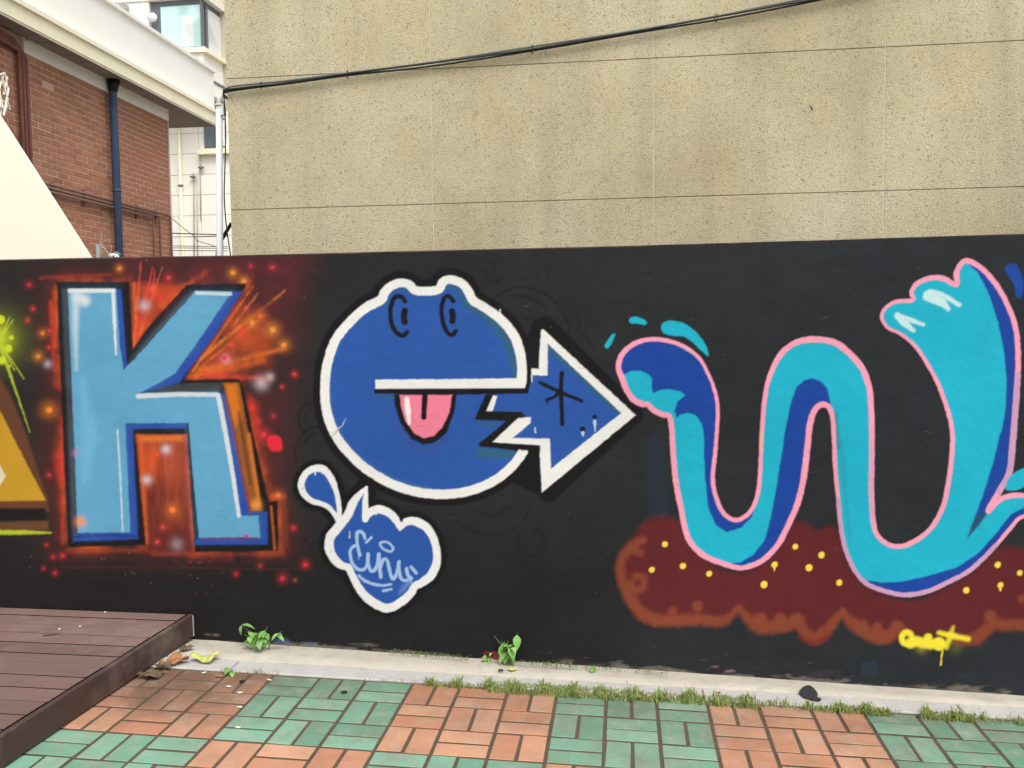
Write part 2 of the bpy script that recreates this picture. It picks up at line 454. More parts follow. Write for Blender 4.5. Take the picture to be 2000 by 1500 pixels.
# older coats showing through and ghost bubbles
def ghost(pts, w=5, curve=True, a=.55, c=(28, 28, 30)): stroke(pts, w, c, 2, a, None, curve)
GA = (900, 500, .15); GB = (820, 930, .15); GC = (560, 760, .1333)
ghost(T(GA, [(430,560),(560,470),(680,420),(800,405),(950,430),(1100,490),(1220,590),(1320,720),(1390,880),(1430,1080)]), 5)
ghost(T(GA, [(710,515),(850,530),(970,580),(1090,665)]), [6,6,7,4]); ghost(T(GA, [(610,520),(660,520)]), 5)
ghost(T(GA, [(820,810),(900,805),(1020,850)]), 5); ghost(T(GA, [(220,130),(320,210),(370,320),(480,335),(560,250)]), [3,6,6,9,2], a=.4)
ghost(T(GA, [(350,70),(440,130),(440,220)]), 4, a=.4); ghost(T(GA, [(1000,180),(1005,260)]), 4, a=.5); ghost(T(GA, [(1130,240),(1145,270)]), 5, a=.5)
ghost(T(GA, [(1500,760),(1540,880),(1550,980),(1650,1070),(1710,1170)]), 5, a=.45); ghost(T(GA, [(1620,830),(1720,920)]), 4, a=.35)
ghost(T(GB, [(400,480),(520,620),(700,720),(950,760),(1200,690),(1350,570),(1420,420),(1400,330)]), 5, a=.5)
ghost(T(GB, [(740,420),(830,490),(940,510),(1040,480),(1090,420),(1200,420)]), 5, a=.5); ghost(T(GB, [(330,550),(430,660),(520,730)]), 5, a=.35)
ghost(T(GB, [(1460,690),(1560,720),(1620,820),(1600,950),(1500,1040),(1390,1010),(1290,920),(1290,790),(1370,710)]), 5, a=.5)
ghost(T(GC, [(400,180),(270,230),(190,340),(180,440),(210,560),(260,640)]), 5, a=.7); ghost(T(GC, [(330,280),(280,360),(265,480)]), 4, a=.6)
ghost(T(GC, [(480,540),(330,580),(220,680),(140,820),(115,960),(150,1080)]), 5, a=.7); ghost(T(GC, [(410,650),(330,700),(255,790)]), 5, a=.6); ghost(T(GC, [(215,845),(222,850)]), 5)

# ---- blazing halo behind the K
P_GLOW = part('painted_halo', None, 'fiery red and orange sprayed halo with sparks around the letter')
gl = np.clip(N_MID*1.9-.35, 0, 1)
gl2 = np.clip(N_FINE*1.6-.2, .15, 1)
halo = T(KZ, [(150,110),(560,60),(1000,60),(1300,50),(1260,250),(1230,600),(1190,1000),(1240,1290),(700,1310),(230,1300),(170,1000),(190,600)])
fill(halo, (90, 40, 38), 46, .72, P_GLOW, noise=np.clip(gl+.25, 0, 1))
fill(T(KZ, [(540,50),(1250,60),(1150,300),(1000,540),(780,560),(560,420)]), (104, 44, 50), 40, .75, None, noise=np.clip(gl+.3, 0, 1))
KOUT = T(KZ, [(238,150),(540,152),(556,430),(610,350),(780,163),(1035,158),(900,390),(770,560),(1000,558),(1060,780),(1120,1060),(1165,1060),(1168,1278),(815,1282),(782,790),(568,788),(612,1255),(285,1262),(255,700)])
stroke(KOUT, 18, (176, 66, 42), 20, .7, None, closed=True, noise=np.clip(N_MID*2.4-.75, .05, 1))
stroke(KOUT, 10, (232, 104, 44), 13, .85, None, closed=True, noise=np.clip(N_MID*3-1.15, .04, 1))
fill(T(KZ, [(556,160),(770,165),(610,352),(560,425)]), (226, 84, 46), 12, .85, None, noise=np.clip(N_MID+.35, 0, 1))
fill(T(KZ, [(775,560),(1010,240),(1150,340),(1120,540),(1000,560)]), (222, 96, 40), 24, .8, None, noise=np.clip(N_MID*1.4-.1, 0, 1))
fill(T(KZ, [(585,795),(755,795),(808,1290),(615,1290)]), (104, 44, 40), 6, .95, P_GLOW)
streak = np.clip(vnoise(70, 4, 31, .22)*1.9-.45, 0, 1)
fill(T(KZ, [(585,795),(755,795),(800,1180),(612,1220)]), (196, 92, 48), 16, .85, None, noise=streak, grad=lambda x, y: 1.15-(y-850)/210)
fill(T(KZ, [(580,795),(760,795),(762,815),(585,820)]), (240, 132, 52), 7, .85, None)
stroke(T(KZ, [(588,800),(600,1000),(614,1240)]), [12,8,5], (222, 104, 44), 6, .75)
puff(*T(KZ, [(625,910)])[0], 16, (236, 92, 44), .6, 24); puff(*T(KZ, [(720,900)])[0], 18, (206, 90, 70), .4, 30)
for a, b, w, c in [((560,420),(590,70),6,(240,110,60)), ((575,380),(640,90),6,(230,70,60)), ((585,370),(680,90),4,(226,120,60)), ((570,330),(560,160),10,(240,120,50)),
                   ((640,230),(648,100),5,(238,72,70)), ((680,250),(860,110),14,(214,96,44)), ((830,480),(1190,190),8,(236,138,52)), ((810,520),(1060,170),6,(236,130,44)), ((850,500),(1110,290),5,(232,120,44)),
                   ((840,520),(1190,430),14,(238,120,46)), ((800,550),(1100,480),18,(244,112,40)), ((860,540),(1130,560),12,(232,70,60)), ((980,330),(1080,200),4,(226,130,60)), ((170,135),(470,120),8,(170,60,40)),
                   ((240,180),(232,420),14,(236,100,46)), ((215,240),(228,520),10,(220,66,50)), ((262,720),(262,1250),8,(222,58,44)), ((245,880),(262,1000),22,(232,66,50)), ((290,1275),(620,1275),10,(150,64,42)), ((640,1290),(1150,1290),10,(150,64,44)),
                   ((1040,640),(1100,820),18,(206,60,46)), ((1140,1050),(1190,1050),10,(216,98,46)), ((1185,1060),(1200,1250),14,(120,62,46))]:
    stroke(T(KZ, [a, b]), [w*.8, w*.3], c, max(3, w*.55), .78, None, rough=1.5, noise=np.clip(gl2+.2, 0, 1))
for x, y, r, c in [(605,250,16,(206,180,186)),(200,495,12,(176,158,172)),(1095,575,20,(188,170,178)),(1130,550,12,(196,168,172)),(695,852,14,(214,196,200)),(615,980,14,(216,196,196)),(740,1250,18,(150,128,136)),(945,475,14,(214,160,160))]:
    puff(*T(KZ, [(x, y)])[0], r*.4665, c, .9)
for x, y, r, c in [(205,688,15,(246,140,52)),(160,463,11,(226,138,62)),(178,366,9,(230,120,60)),(500,95,8,(240,140,60)),(975,113,10,(240,150,60)),(1020,148,10,(240,150,60)),(1055,322,10,(240,150,60)),(1142,352,13,(242,156,66)),(1188,416,12,(238,146,60)),(1090,295,12,(226,110,50)),
                   (1030,262,6,(240,90,80)),(1140,90,7,(222,60,72)),(1050,85,6,(200,60,70)),(123,163,7,(206,54,58)),(138,264,6,(220,54,60)),(116,312,6,(214,50,62)),(208,355,6,(226,60,60)),(205,425,6,(226,60,60)),(1233,538,7,(226,62,66)),(1180,590,5,(222,60,66)),(1228,1182,7,(226,54,66)),(1278,1335,8,(230,52,70)),(1182,1393,9,(222,52,70)),
                   (988,1375,6,(200,44,60)),(230,1370,6,(196,48,54)),(182,1350,5,(190,48,54)),(195,1253,5,(196,50,56)),(222,1303,6,(196,50,56)),(262,1297,7,(214,52,52)),(262,598,6,(220,56,60)),(285,980,6,(226,50,60)),(303,866,6,(226,40,80)),(205,960,7,(208,52,56)),(682,1178,7,(226,80,66)),(722,1106,14,(246,130,60)),(658,1240,6,(236,80,80)),(655,875,7,(246,90,50)),
                   (1055,680,14,(216,60,50)),(1080,735,8,(200,60,60)),(1145,712,7,(180,60,56)),(1105,790,12,(232,50,70)),(940,470,10,(230,50,70)),(970,415,7,(232,80,60)),(1015,360,10,(236,70,56)),(675,220,8,(232,60,66)),(640,180,12,(238,90,66)),(705,135,9,(226,70,60)),(1165,1045,10,(240,120,60)),(1090,1340,6,(180,60,50)),(1235,1400,5,(160,80,50))]:
    X, Y = T(KZ, [(x, y)])[0]
    puff(X, Y, r*.75, c, .45); dot(X, Y, r*.4, c, 2.2)
fill(T(KZ, [(1122,800),(1160,795),(1180,820),(1178,855),(1140,858),(1120,835)]), (232, 48, 62), 3, .95, None, True)
for k in range(90):
    x = rng.normal(620, 380); y = rng.normal(1330, 60) if k < 40 else rng.normal(300, 200)
    X, Y = T(KZ, [(x, y)])[0]; dot(X, Y, rng.uniform(.4, 1.1), (190, 110, 96), 1.2, None, .7)

# ---- neighbour letter at the left end, mostly cut off
P_A = part('painted_letter', None, 'ochre yellow letter with a lime star burst')
fill(T(KZ, [(-200,400),(0,555),(45,630),(110,790),(165,960),(205,1075),(-200,1080)]), (104, 66, 46), 5, 1, P_A)
fill(T(KZ, [(-200,330),(0,690),(95,880),(192,1068),(-200,1076)]), (200, 154, 44), 2, 1, P_A)
fill(T(KZ, [(-200,1072),(196,1068),(205,1110),(-200,1110)]), (112, 68, 44), 4, .9, P_A)
fill(T(KZ, [(-200,1098),(190,1098),(196,1150),(-200,1162)]), (34, 31, 32), 4, 1, P_A)
fill(T(KZ, [(-200,1160),(200,1152),(205,1190),(-200,1192)]), (110, 74, 48), 4, .9, P_A)
stroke(T(KZ, [(-200,1200),(0,1200),(110,1200),(215,1202)]), [9,9,8,2], (188, 204, 50), 3, .95, P_A)
fill(T(KZ, [(-200,700),(0,918),(24,965),(-4,1008),(-200,1150)]), (226, 220, 190), 2, 1, P_A)
P_STAR = part('painted_star', P_A, 'lime green sprayed star burst')
puff(-6, 480+390*.4665, 34, (150, 160, 40), .55); puff(-8, 480+390*.4665, 18, (206, 220, 46), .95)
for a, w in [((55,310),5), ((100,556),4), ((125,780),7), ((40,300),3), ((60,520),4), ((-150,200),6), ((-100,640),6)]:
    stroke(T(KZ, [(-5,400), a]), [w, 1], (186, 204, 60), 2.5, .9, P_STAR)
for x, y, r in [(35,430,16),(48,384,9),(8,480,16),(2,310,18),(40,505,4)]:
    X, Y = T(KZ, [(x, y)])[0]; dot(X, Y, r*.4665, (206, 220, 48), 3, P_STAR)

# ---- letter K
P_K = part('painted_letter', None, 'light blue block letter K with dark blue edges')
BLK = (30, 28, 29)
P_KO = part('letter_outline', P_K)
fill(T(KZ, [(238,150),(540,152),(556,430),(612,350),(782,162),(1036,158),(1015,196),(770,562),(1000,558),(1020,600),(1125,1075),(1162,1068),(1168,1278),(815,1282),(782,790),(566,788),(612,1255),(284,1262),(262,780)]), BLK, 3, 1, P_KO)
fill(T(KZ, [(258,180),(290,180),(330,1205),(305,1245)]), (64, 62, 64), 3, 1, P_KO)
fill(T(KZ, [(516,520),(578,436),(640,360),(795,190),(822,190)]), (66, 62, 62), 3, 1, P_KO)
fill(T(KZ, [(690,270),(770,185),(795,188),(640,362)]), (60, 26, 32), 4, .8, P_KO)
fill(T(KZ, [(636,612),(660,578),(935,572),(918,616)]), (62, 62, 62), 3, 1, P_KO)
P_KE = part('letter_edge', P_K, 'orange and brown sprayed side face')
fill(T(KZ, [(944,576),(1002,574),(1098,1108),(1048,1112),(1005,900)]), (150, 90, 40), 3, 1, P_KE)
fill(T(KZ, [(940,580),(990,580),(1010,720),(985,760),(960,680)]), (224, 120, 36), 7, .9, P_KE)
stroke(T(KZ, [(1040,790),(1085,1080)]), 7, (214, 122, 46), 3, .8, P_KE); stroke(T(KZ, [(1000,700),(1050,1000)]), 5, (70, 44, 34), 4, .7, P_KE)
puff(*T(KZ, [(1072,1085)])[0], 7, (246, 160, 70), .9); stroke(T(KZ, [(1135,1092),(1150,1270)]), 4, (190, 96, 44), 3, .9)
fill(T(KZ, [(1000,1115),(1120,1116),(1120,1250),(812,1252),(832,1215)]), (40, 74, 164), 2.5, 1, P_KE)
BL2 = (44, 76, 166)
fill(T(KZ, [(484,182),(508,182),(518,320),(532,505),(516,520),(500,400)]), BL2, 2, 1, P_KE)
fill(T(KZ, [(965,192),(1016,190),(905,370),(792,520),(752,572),(580,622),(620,570),(735,530)]), BL2, 3, 1, P_KE)
stroke(T(KZ, [(1016,196),(905,375),(796,522)]), 4, (120, 44, 44), 2.5, .7)
fill(T(KZ, [(905,612),(940,622),(975,760),(1010,950),(1048,1122),(1000,1132),(960,900)]), BL2, 2.5, 1, P_KE)
stroke(T(KZ, [(945,640),(1012,950),(1048,1115)]), 4, (150, 60, 48), 2.5, .8)
fill(T(KZ, [(520,745),(780,742),(784,764),(556,766),(578,1228),(308,1238),(312,1208),(545,1195)]), BL2, 2.5, 1, P_KE)
P_KF = P_K
LB = (98, 166, 203)
KF = T(KZ, [(284,180),(486,180),(502,420),(518,518),(560,478),(820,188),(970,192),(850,370),(735,532),(690,560),(610,604),(578,618),(910,612),(930,650),(1010,1130),(1082,1130),(1090,1222),(834,1222),(812,1000),(790,742),(524,744),(546,1200),(326,1202)])
fill(KF, LB, 1.8, 1, P_KF)
fill(KF, (112, 180, 216), 26, .35, None, noise=np.clip(N_MID*1.5-.2, 0, 1))
stroke(T(KZ, [(345,560),(375,800),(360,980)]), [8,34,8], (122, 196, 228), 14, .55)
WHT = (232, 233, 232)
P_KH = part('letter_highlight', P_K, 'white painted highlight')
stroke(T(KZ, [(292,188),(475,188)]), 8, WHT, 2, .9, P_KH); stroke(T(KZ, [(473,190),(480,330),(486,455)]), [7,6,3], WHT, 1.8, .9, P_KH)
stroke(T(KZ, [(325,215),(355,230)]), 20, (222, 230, 232), 9, .9); stroke(T(KZ, [(318,220),(315,350),(320,520)]), [14,10,2], (206, 224, 230), 7, .85)
stroke(T(KZ, [(822,198),(966,202)]), 7, (206, 222, 228), 2, .9, P_KH); stroke(T(KZ, [(580,630),(750,622),(912,624)]), [10,9,8], (214, 222, 226), 2, .95, P_KH)
stroke(T(KZ, [(914,630),(945,790),(975,960),(1000,1130)]), [9,9,8,7], (222, 226, 228), 2, .95, P_KH); stroke(T(KZ, [(492,775),(505,1000),(514,1195)]), [4,3.5,3], (206, 222, 230), 1.8, .85, P_KH)
puff(*T(KZ, [(337,1155)])[0], 7, (246, 150, 80), .95); puff(*T(KZ, [(316,866)])[0], 5, (220, 120, 170), .4)
stroke(T(KZ, [(315,1218),(430,1212),(570,1216)]), 5, (30, 52, 110), 3, .6); stroke(T(KZ, [(850,1228),(1080,1226)]), 5, (110, 60, 100), 3, .8); dot(*T(KZ, [(1032,1214)])[0], 3.5, (214, 50, 120), 2)
stroke(T(KZ, [(250,1345),(700,1348),(1240,1355)]), 2, (92, 44, 38), 1.5, .6)

# ---- letter e: round blue face with an arrow tail
P_E = part('painted_letter', None, 'round blue letter e with face, tongue and arrow tail')
EB = (46, 90, 168); WH = (236, 236, 232); BK = (26, 26, 29)
E_LINE = [(1310,705),(1312,620),(1300,530),(1265,440),(1205,365),(1130,305),(1040,248),(1015,200),(985,160),(940,137),(900,132),(868,150),(845,188),(780,196),(715,190),(680,158),(630,150),(580,170),(545,205),(525,245),(440,290),(350,370),(275,465),(232,580),(213,720),(222,860),(265,985),(322,1070),(415,1165),(530,1243),(655,1298),(800,1327),(945,1325),(1070,1295),(1180,1240),(1265,1165),(1318,1095)]
ARROW = [(1385,648),(1432,648),(1440,440),(1905,884),(1450,1272),(1440,1044),(1175,1036),(1340,915)]
P_EO = part('letter_outline', P_E, 'thick black shadow line around the face')
stroke(T(EZ, E_LINE), 46, BK, 2.5, 1, P_EO, True)
stroke(T(EZ, [(1360,560),(1420,400),(1445,390),(1935,884),(1460,1320),(1400,1200),(1340,1150)]), 38, BK, 3, 1, P_EO)
fill(T(EZ, [(1320,640),(1360,480),(1440,420),(1440,660),(1385,668),(1345,770),(1310,760)]), (26, 27, 34), 3, 1, P_EO)
fill(T(EZ, [(1330,1100),(1420,1080),(1440,1300),(1400,1330),(1250,1260)]), BK, 3, 1, P_EO)
P_EF = P_E
BODY = [tuple(p) for p in smooth_path(E_LINE, False, 5)]
fill(T(EZ, BODY+[(1075,1055),(1225,920),(1055,905),(1140,770),(1330,760)]), EB, 1.6, 1, P_EF)
TEAL = (52, 98, 122)
stroke(T(EZ, [(950,195),(998,262),(1080,312),(1170,390),(1226,475),(1260,575),(1272,690)]), [3,10,16,16,14,11,6], TEAL, 1.8, .95, P_EF, True)
stroke(T(EZ, [(550,240),(590,190),(640,180),(700,205)]), [2,7,7,5], TEAL, 1.8, .8, P_EF, True); stroke(T(EZ, [(845,225),(880,175),(930,170),(980,215)]), [3,6,7,4], TEAL, 1.8, .8, P_EF, True)
fill(T(EZ, [(1060,1068),(1290,1092),(1235,1130),(1062,1122)]), TEAL, 2.5, .9, P_EF); fill(T(EZ, [(1058,915),(1200,925),(1150,955),(1062,945)]), TEAL, 3, .6, P_EF); fill(T(EZ, [(490,770),(600,775),(600,800),(495,790)]), TEAL, 3, .6, P_EF)
stroke(T(EZ, [(235,720),(245,860),(285,975),(345,1060),(440,1155),(550,1225),(670,1275),(800,1302)]), 8, (70, 128, 160), 4, .35)
P_AR = part('arrow_tail', P_E, 'blue arrow with white border pointing right')
fill(T(EZ, [(1440,440),(1905,884),(1450,1272),(1440,1044),(1175,1036),(1345,905),(1310,870),(1120,868),(1165,772),(1345,766),(1375,655),(1440,655)]), EB, 1.6, 1, P_AR)
fill(T(EZ, [(1458,492),(1868,872),(1840,880),(1640,690),(1458,525)]), TEAL, 2, .95, P_AR)
P_EW = part('letter_border', P_E, 'white painted border line')
stroke(T(EZ, E_LINE), [18.5]*5+[17]*13+[18]*19, WH, 1.4, 1, P_EW, True)
fill(T(EZ, [(493,690),(900,688),(1300,682),(1332,690),(1332,738),(900,740),(494,742)]), WH, 1.4, 1, P_EW)
fill(T(EZ, [(1366,628),(1408,630),(1410,560),(1420,412),(1432,410),(1947,888),(1424,1320),(1410,1058),(1142,1038),(1290,905),(1362,900),(1360,930),(1262,1016),(1468,1020),(1476,1186),(1868,876),(1456,488),(1456,668),(1368,664)]), WH, 1.4, 1, P_EW)
fill(T(EZ, [(1152,778),(1176,782),(1146,868),(1112,868)]), WH, 1.2, 1, P_EW)
for a, b in [((1190,300),(1190,345)), ((1368,660),(1368,700)), ((1385,960),(1388,985))]: stroke(T(EZ, [a, b]), 2.2, WH, 1, .9)
stroke(T(EZ, [(1168,258),(1168,292)]), 1.6, BK, 1, .9)
P_MO = part('mouth_line', P_E)
fill(T(EZ, [(490,742),(900,740),(1345,738),(1350,766),(900,776),(490,768)]), BK, 1.6, 1, P_MO)
fill(T(EZ, [(1110,770),(1148,772),(1112,866),(1312,872),(1300,892),(1146,1042),(1415,1056),(1415,1092),(1072,1064),(1072,1046),(1228,920),(1046,914)]), BK, 1.8, 1, P_MO)
P_TO = part('tongue', P_E, 'pink tongue with black centre line')
fill(T(EZ, [(597,770),(948,770),(938,860),(895,985),(825,1042),(765,1054),(695,1022),(632,930),(602,830)]), BK, 2, 1, P_TO)
fill(T(EZ, [(630,776),(922,776),(908,870),(868,958),(822,1004),(766,1016),(712,990),(662,920),(640,850)]), (243, 132, 156), 1.6, 1, P_TO)
stroke(T(EZ, [(772,772),(765,900)]), 11, BK, 1.4, 1, P_TO); stroke(T(EZ, [(670,800),(676,860),(684,935)]), [10,11,5], (248, 238, 238), 1.8, 1, P_TO)
stroke(T(EZ, [(620,940),(700,1060),(800,1075),(900,1010)]), 8, (70, 74, 128), 5, .45, None, True)
for dx, pts, pu in [(0, [(660,252),(640,228),(612,226),(588,255),(578,320),(590,390),(618,432),(650,444),(672,424)], [(660,305),(652,335),(658,368)]), (0, [(930,252),(908,226),(884,230),(868,265),(864,320),(876,385),(900,430),(925,440),(945,420)], [(922,308),(928,335),(925,362)])]:
    pe = part('eye', P_E)
    stroke(T(EZ, pts), 9, BK, 2, 1, pe, True); stroke(T(EZ, pu), 12.5, BK, 1.6, 1, pe)
P_X = part('asterisk_mark', P_E)
stroke(T(EZ, [(1535,652),(1530,735),(1538,938)]), 8.5, BK, 1.5, 1, P_X); stroke(T(EZ, [(1415,708),(1520,758),(1645,808)]), 7.5, BK, 1.8, 1, P_X); stroke(T(EZ, [(1520,762),(1490,790),(1452,802),(1456,830)]), [7,6,6,1.5], BK, 1.6, 1, P_X)
dot(*T(EZ, [(1718,898)])[0], 4.5, BK, 1.5, P_X); dot(*T(EZ, [(1652,966)])[0], 5.5, BK, 1.5, P_X)
for a, b in [((1718,922),(1721,980)), ((1652,988),(1654,1004))]: stroke(T(EZ, [a, b]), [7,2], (190, 210, 240), 1.3, .95)
stroke(T((560,760,.1333), [(650,660),(740,590),(810,545),(850,460),(870,420)]), [1,3,2,1.2,.8], (190, 205, 225), 1, .8); stroke(T((560,760,.1333), [(640,715),(720,640),(800,560)]), 1.6, (96, 100, 110), 1, .7)

# ---- cloud tag and drop
P_C = part('painted_cloud', None, 'blue cloud with white border and pale handwritten tag')
DROP = [(432,585),(424,440),(402,325),(360,225),(310,160),(250,142),(180,165),(132,225),(118,290),(145,358),(210,412),(290,435),(350,470),(400,530)]
CLOUD = [(440,600),(500,520),(550,410),(648,300),(640,430),(638,560),(680,500),(750,478),(830,508),(890,565),(922,640),(970,583),(1040,575),(1130,620),(1190,705),(1222,830),(1215,930),(1170,1020),(1085,1085),(1040,1108),(1010,1160),(930,1232),(820,1282),(700,1232),(610,1150),(545,1040),(505,950),(440,930),(380,870),(346,790),(356,705),(400,645)]
P_CO = part('letter_outline', P_C)
stroke(T(CZ, DROP), 34, BK, 3, 1, P_CO, True, closed=True); stroke(T(CZ, CLOUD), 40, BK, 3, 1, P_CO, False, closed=True)
P_CF = P_C
fill(T(CZ, CLOUD), (44, 88, 166), 1.5, 1, P_CF); fill(T(CZ, DROP), (44, 88, 166), 1.5, 1, P_CF, True)
P_CW = part('cloud_border', P_C)
stroke(T(CZ, DROP), [9,9,10,13,14,14,13,13,13,12,11,10,9,9], (232, 233, 232), 1.4, 1, P_CW, True, closed=False); stroke(T(CZ, [(400,530),(432,590)]), 10, (232,233,232), 1.4, 1, P_CW)
stroke(T(CZ, CLOUD[:4]), [15,17,16,5], (234, 235, 233), 1.4, 1, P_CW, True); stroke(T(CZ, CLOUD[3:6]), [5,12,12], (234, 235, 233), 1.4, 1, P_CW)
stroke(T(CZ, CLOUD[5:11]), [10,15,16,15,14,6], (234, 235, 233), 1.4, 1, P_CW, True); stroke(T(CZ, CLOUD[10:19]), [6,15,16,16,15,15,16,17,15], (234, 235, 233), 1.4, 1, P_CW, True)
stroke(T(CZ, CLOUD[18:27]), [15,15,15,16,17,17,16,14,12], (234, 235, 233), 1.4, 1, P_CW, True); stroke(T(CZ, CLOUD[26:]+CLOUD[:1]), [12,15,17,18,18,18,17], (234, 235, 233), 1.4, 1, P_CW, True)
for a, b in [((230,175),(232,195)), ((290,175),(291,190)), ((326,190),(328,215)), ((512,660),(512,708)), ((728,510),(728,520))]: stroke(T(CZ, [a, b]), 2.2, (214, 224, 240), 1, .9)
for a, b in [((338,128),(338,146)), ((938,552),(940,578))]: stroke(T(CZ, [a, b]), 2, BK, 1, 1)
P_TAG = part('tag_lettering', P_C, 'pale blue handwritten tag')
TG = (166, 194, 230)
for pts, w in [([(636,712),(622,675),(595,660),(572,672),(572,740),(582,800),(594,850)], 6.5), ([(575,770),(530,790),(516,830),(526,895),(560,950),(605,972),(645,950),(658,900),(664,842)], 6), ([(664,842),(664,920),(680,975),(712,975),(738,920),(750,845)], 6),
               ([(750,842),(755,930),(765,1030)], 6.5), ([(765,950),(785,890),(810,885),(828,930),(845,1010),(868,1048),(890,1010),(905,950),(914,906)], 6), ([(914,906),(916,990),(935,1045),(970,1058),(1010,1040)], 6), ([(975,960),(985,1010),(1015,1040)], 6),
               ([(648,746),(688,708)], 5), ([(1010,945),(1056,998)], 5.5), ([(588,1020),(640,1062),(720,1090),(790,1098),(852,1088)], [6,6,5.5,5.5,4]), ([(785,1140),(850,1128)], 5)]:
    stroke(T(CZ, pts), w, TG, 1.4, .97, P_TAG, len(pts) > 2)
stroke(T(CZ, [(812-52,755),(800,742),(840,760),(866,795),(850,822),(815,815),(775,790)]), 4.5, TG, 1.4, .97, P_TAG, True, closed=True)
stroke(T(CZ, [(1000,1070),(960,1110),(920,1160)]), [10,9,3], (120, 150, 205), 6, .6); stroke(T(CZ, [(586,850),(586,884)]), 2, TG, 1, .9); stroke(T(CZ, [(1012,1055),(1012,1080)]), 2.5, TG, 1, .9)

# ---- maroon ground cloud under the w
P_M = part('painted_cloud', None, 'dark maroon cloud with brown scalloped edge and yellow dots')
MR = (98, 38, 41); BR = (138, 70, 48)
stroke(T(WC, [(250,50),(262,380)]), 40, (42, 54, 70), 16, .55)
fill(T(WC, [(60,640),(90,540),(150,470),(185,418),(250,388),(320,394),(372,420),(420,520),(560,640),(700,640),(830,520),(875,425),(930,413),(980,430),(1005,456),(1060,434),(1110,450),(1150,520),(1260,700),(1450,790),(1650,710),(1790,580),(1860,545),(1910,528),(1970,535),(2100,560),(2280,640),(2300,800),(2100,900),(1960,905),(1860,930),(1760,985),(1600,960),(1500,950),(1380,980),(1280,975),(1180,915),(1130,860),(1060,965),(1000,985),(950,960),(900,910),(780,925),(690,890),(640,830),(560,900),(440,885),(330,890),(240,890),(160,840),(110,760)]), MR, 8, 1, P_M, True, rough=3)
P_MB = part('scalloped_edge', P_M, 'brown scalloped spray line')
for pts, w in [([(185,498),(120,540),(78,610),(85,690),(120,770),(170,840),(240,878),(340,882),(460,878),(560,888),(612,850),(640,818)], [12,16,15,16,20,22,22,20,20,18,12,8]), ([(640,818),(680,868),(740,912),(850,908),(925,880)], [8,16,24,24,18]), ([(925,880),(950,930),(1000,968),(1055,935),(1100,880),(1136,842)], [16,20,22,20,16,10]), ([(1136,842),(1180,895),(1260,945),(1340,962),(1410,910)], [10,20,24,24,14]),
               ([(1680,985),(1770,970),(1850,905),(1940,905),(2080,890),(2300,800)], [14,22,20,20,20,20]), ([(150,670),(185,680),(185,720),(150,740),(125,705)], 14), ([(130,545),(170,560)], 15)]:
    stroke(T(WC, pts), [x*1.1 for x in w] if hasattr(w, '__len__') else w, BR, 7, .92, P_MB, len(pts) > 2, rough=2.5)
for x, y, r in [(325,835,20),(445,815,26),(745,875,30),(840,875,28),(912,872,22),(1230,905,26),(1300,915,24),(1390,905,24),(175,500,16),(1840,862,30),(1990,780,20)]: dot(*T(WC, [(x, y)])[0], r*.41, BR, 5, P_MB, .85)
stroke(T(WC, [(930,960),(1000,990),(1060,960)]), 8, (122, 34, 36), 6, .7, None, True)

# ---- letter w: a flowing blue stream
P_W = part('painted_letter', None, 'turquoise and blue wavy letter w with pink border')
WOUT = [(1442,1109),(1410,1100),(1373,1084),(1344,1051),(1330,993),(1319,932),(1314,872),(1312,836),(1307,813),(1294,810),(1278,802),(1265,790),(1255,789),(1238,781),(1223,760),(1215,738),(1208,719),(1213,696),(1230,677),(1255,665),(1286,663),(1317,669),(1345,682),(1367,701),(1384,732),(1397,766),(1402,802),(1400,844),(1396,894),(1392,932),(1397,965),(1410,998),(1434,1016),(1459,1006),(1475,981),(1483,944),(1486,891),(1489,830),(1493,782),(1500,746),(1513,712),(1532,684),(1563,666),(1597,663),(1630,669),(1658,689),(1683,718),(1697,754),(1702,802),(1703,872),(1702,952),(1706,1022),(1718,1051),(1746,1067),(1779,1061),(1816,1034),(1840,994),(1852,944),(1859,886),(1860,844),(1851,802),(1834,754),(1812,712),(1790,679),(1762,654),(1734,640),(1722,620),(1728,603),(1750,589),(1783,586),(1780,571),(1792,553),(1818,543),(1843,544),(1868,556),(1868,533),(1879,513),(1893,510),(1918,525),(1946,556),(1969,598),(1983,637),(1988,676),(1988,732),(1983,802),(1977,875),(1971,924),(1951,961),(1930,998),(1951,977),(1975,968),(2002,968),(2060,972),(2098,974),(2120,986),(2104,1002),(2060,1009),(2000,1008),(1975,1030),(1947,1063),(1897,1112),(1852,1137),(1811,1155),(1766,1162),(1717,1151),(1684,1133),(1660,1096),(1645,1047),(1637,973),(1631,911),(1629,858),(1626,816),(1619,796),(1607,790),(1593,799),(1583,824),(1577,872),(1571,924),(1561,973),(1545,1014),(1520,1063),(1492,1092),(1465,1106)]
CY = (34, 180, 207); DB = (28, 70, 158); PK = (247, 164, 188); LV = (204, 160, 192)
stroke(WOUT, 20, (40, 40, 46), 8, .45, None, closed=True)
P_WF = P_W
fill(WOUT, CY, 1.6, 1, P_WF)
P_WS = part('blue_shading', P_W, 'deep blue painted shading')
fill(T(WA, [(170,850),(180,770),(250,700),(400,660),(560,680),(740,790),(840,1000),(862,1160),(850,1480),(768,1480),(772,1340),(752,1240),(710,1182),(650,1165),(602,1180),(576,1202),(565,1150),(580,1092),(637,1042),(600,1016),(520,1000),(450,1010),(411,1029),(400,980),(406,930),(380,896),(320,871),(250,876),(212,898)]), DB, 1.5, 1, P_WS)
fill(T(WC, [(474,-20),(528,-20),(518,200),(532,285),(570,375),(620,402),(690,378),(722,322),(704,388),(655,440),(585,463),(532,430),(497,350),(480,200)]), DB, 2, 1, P_WS)
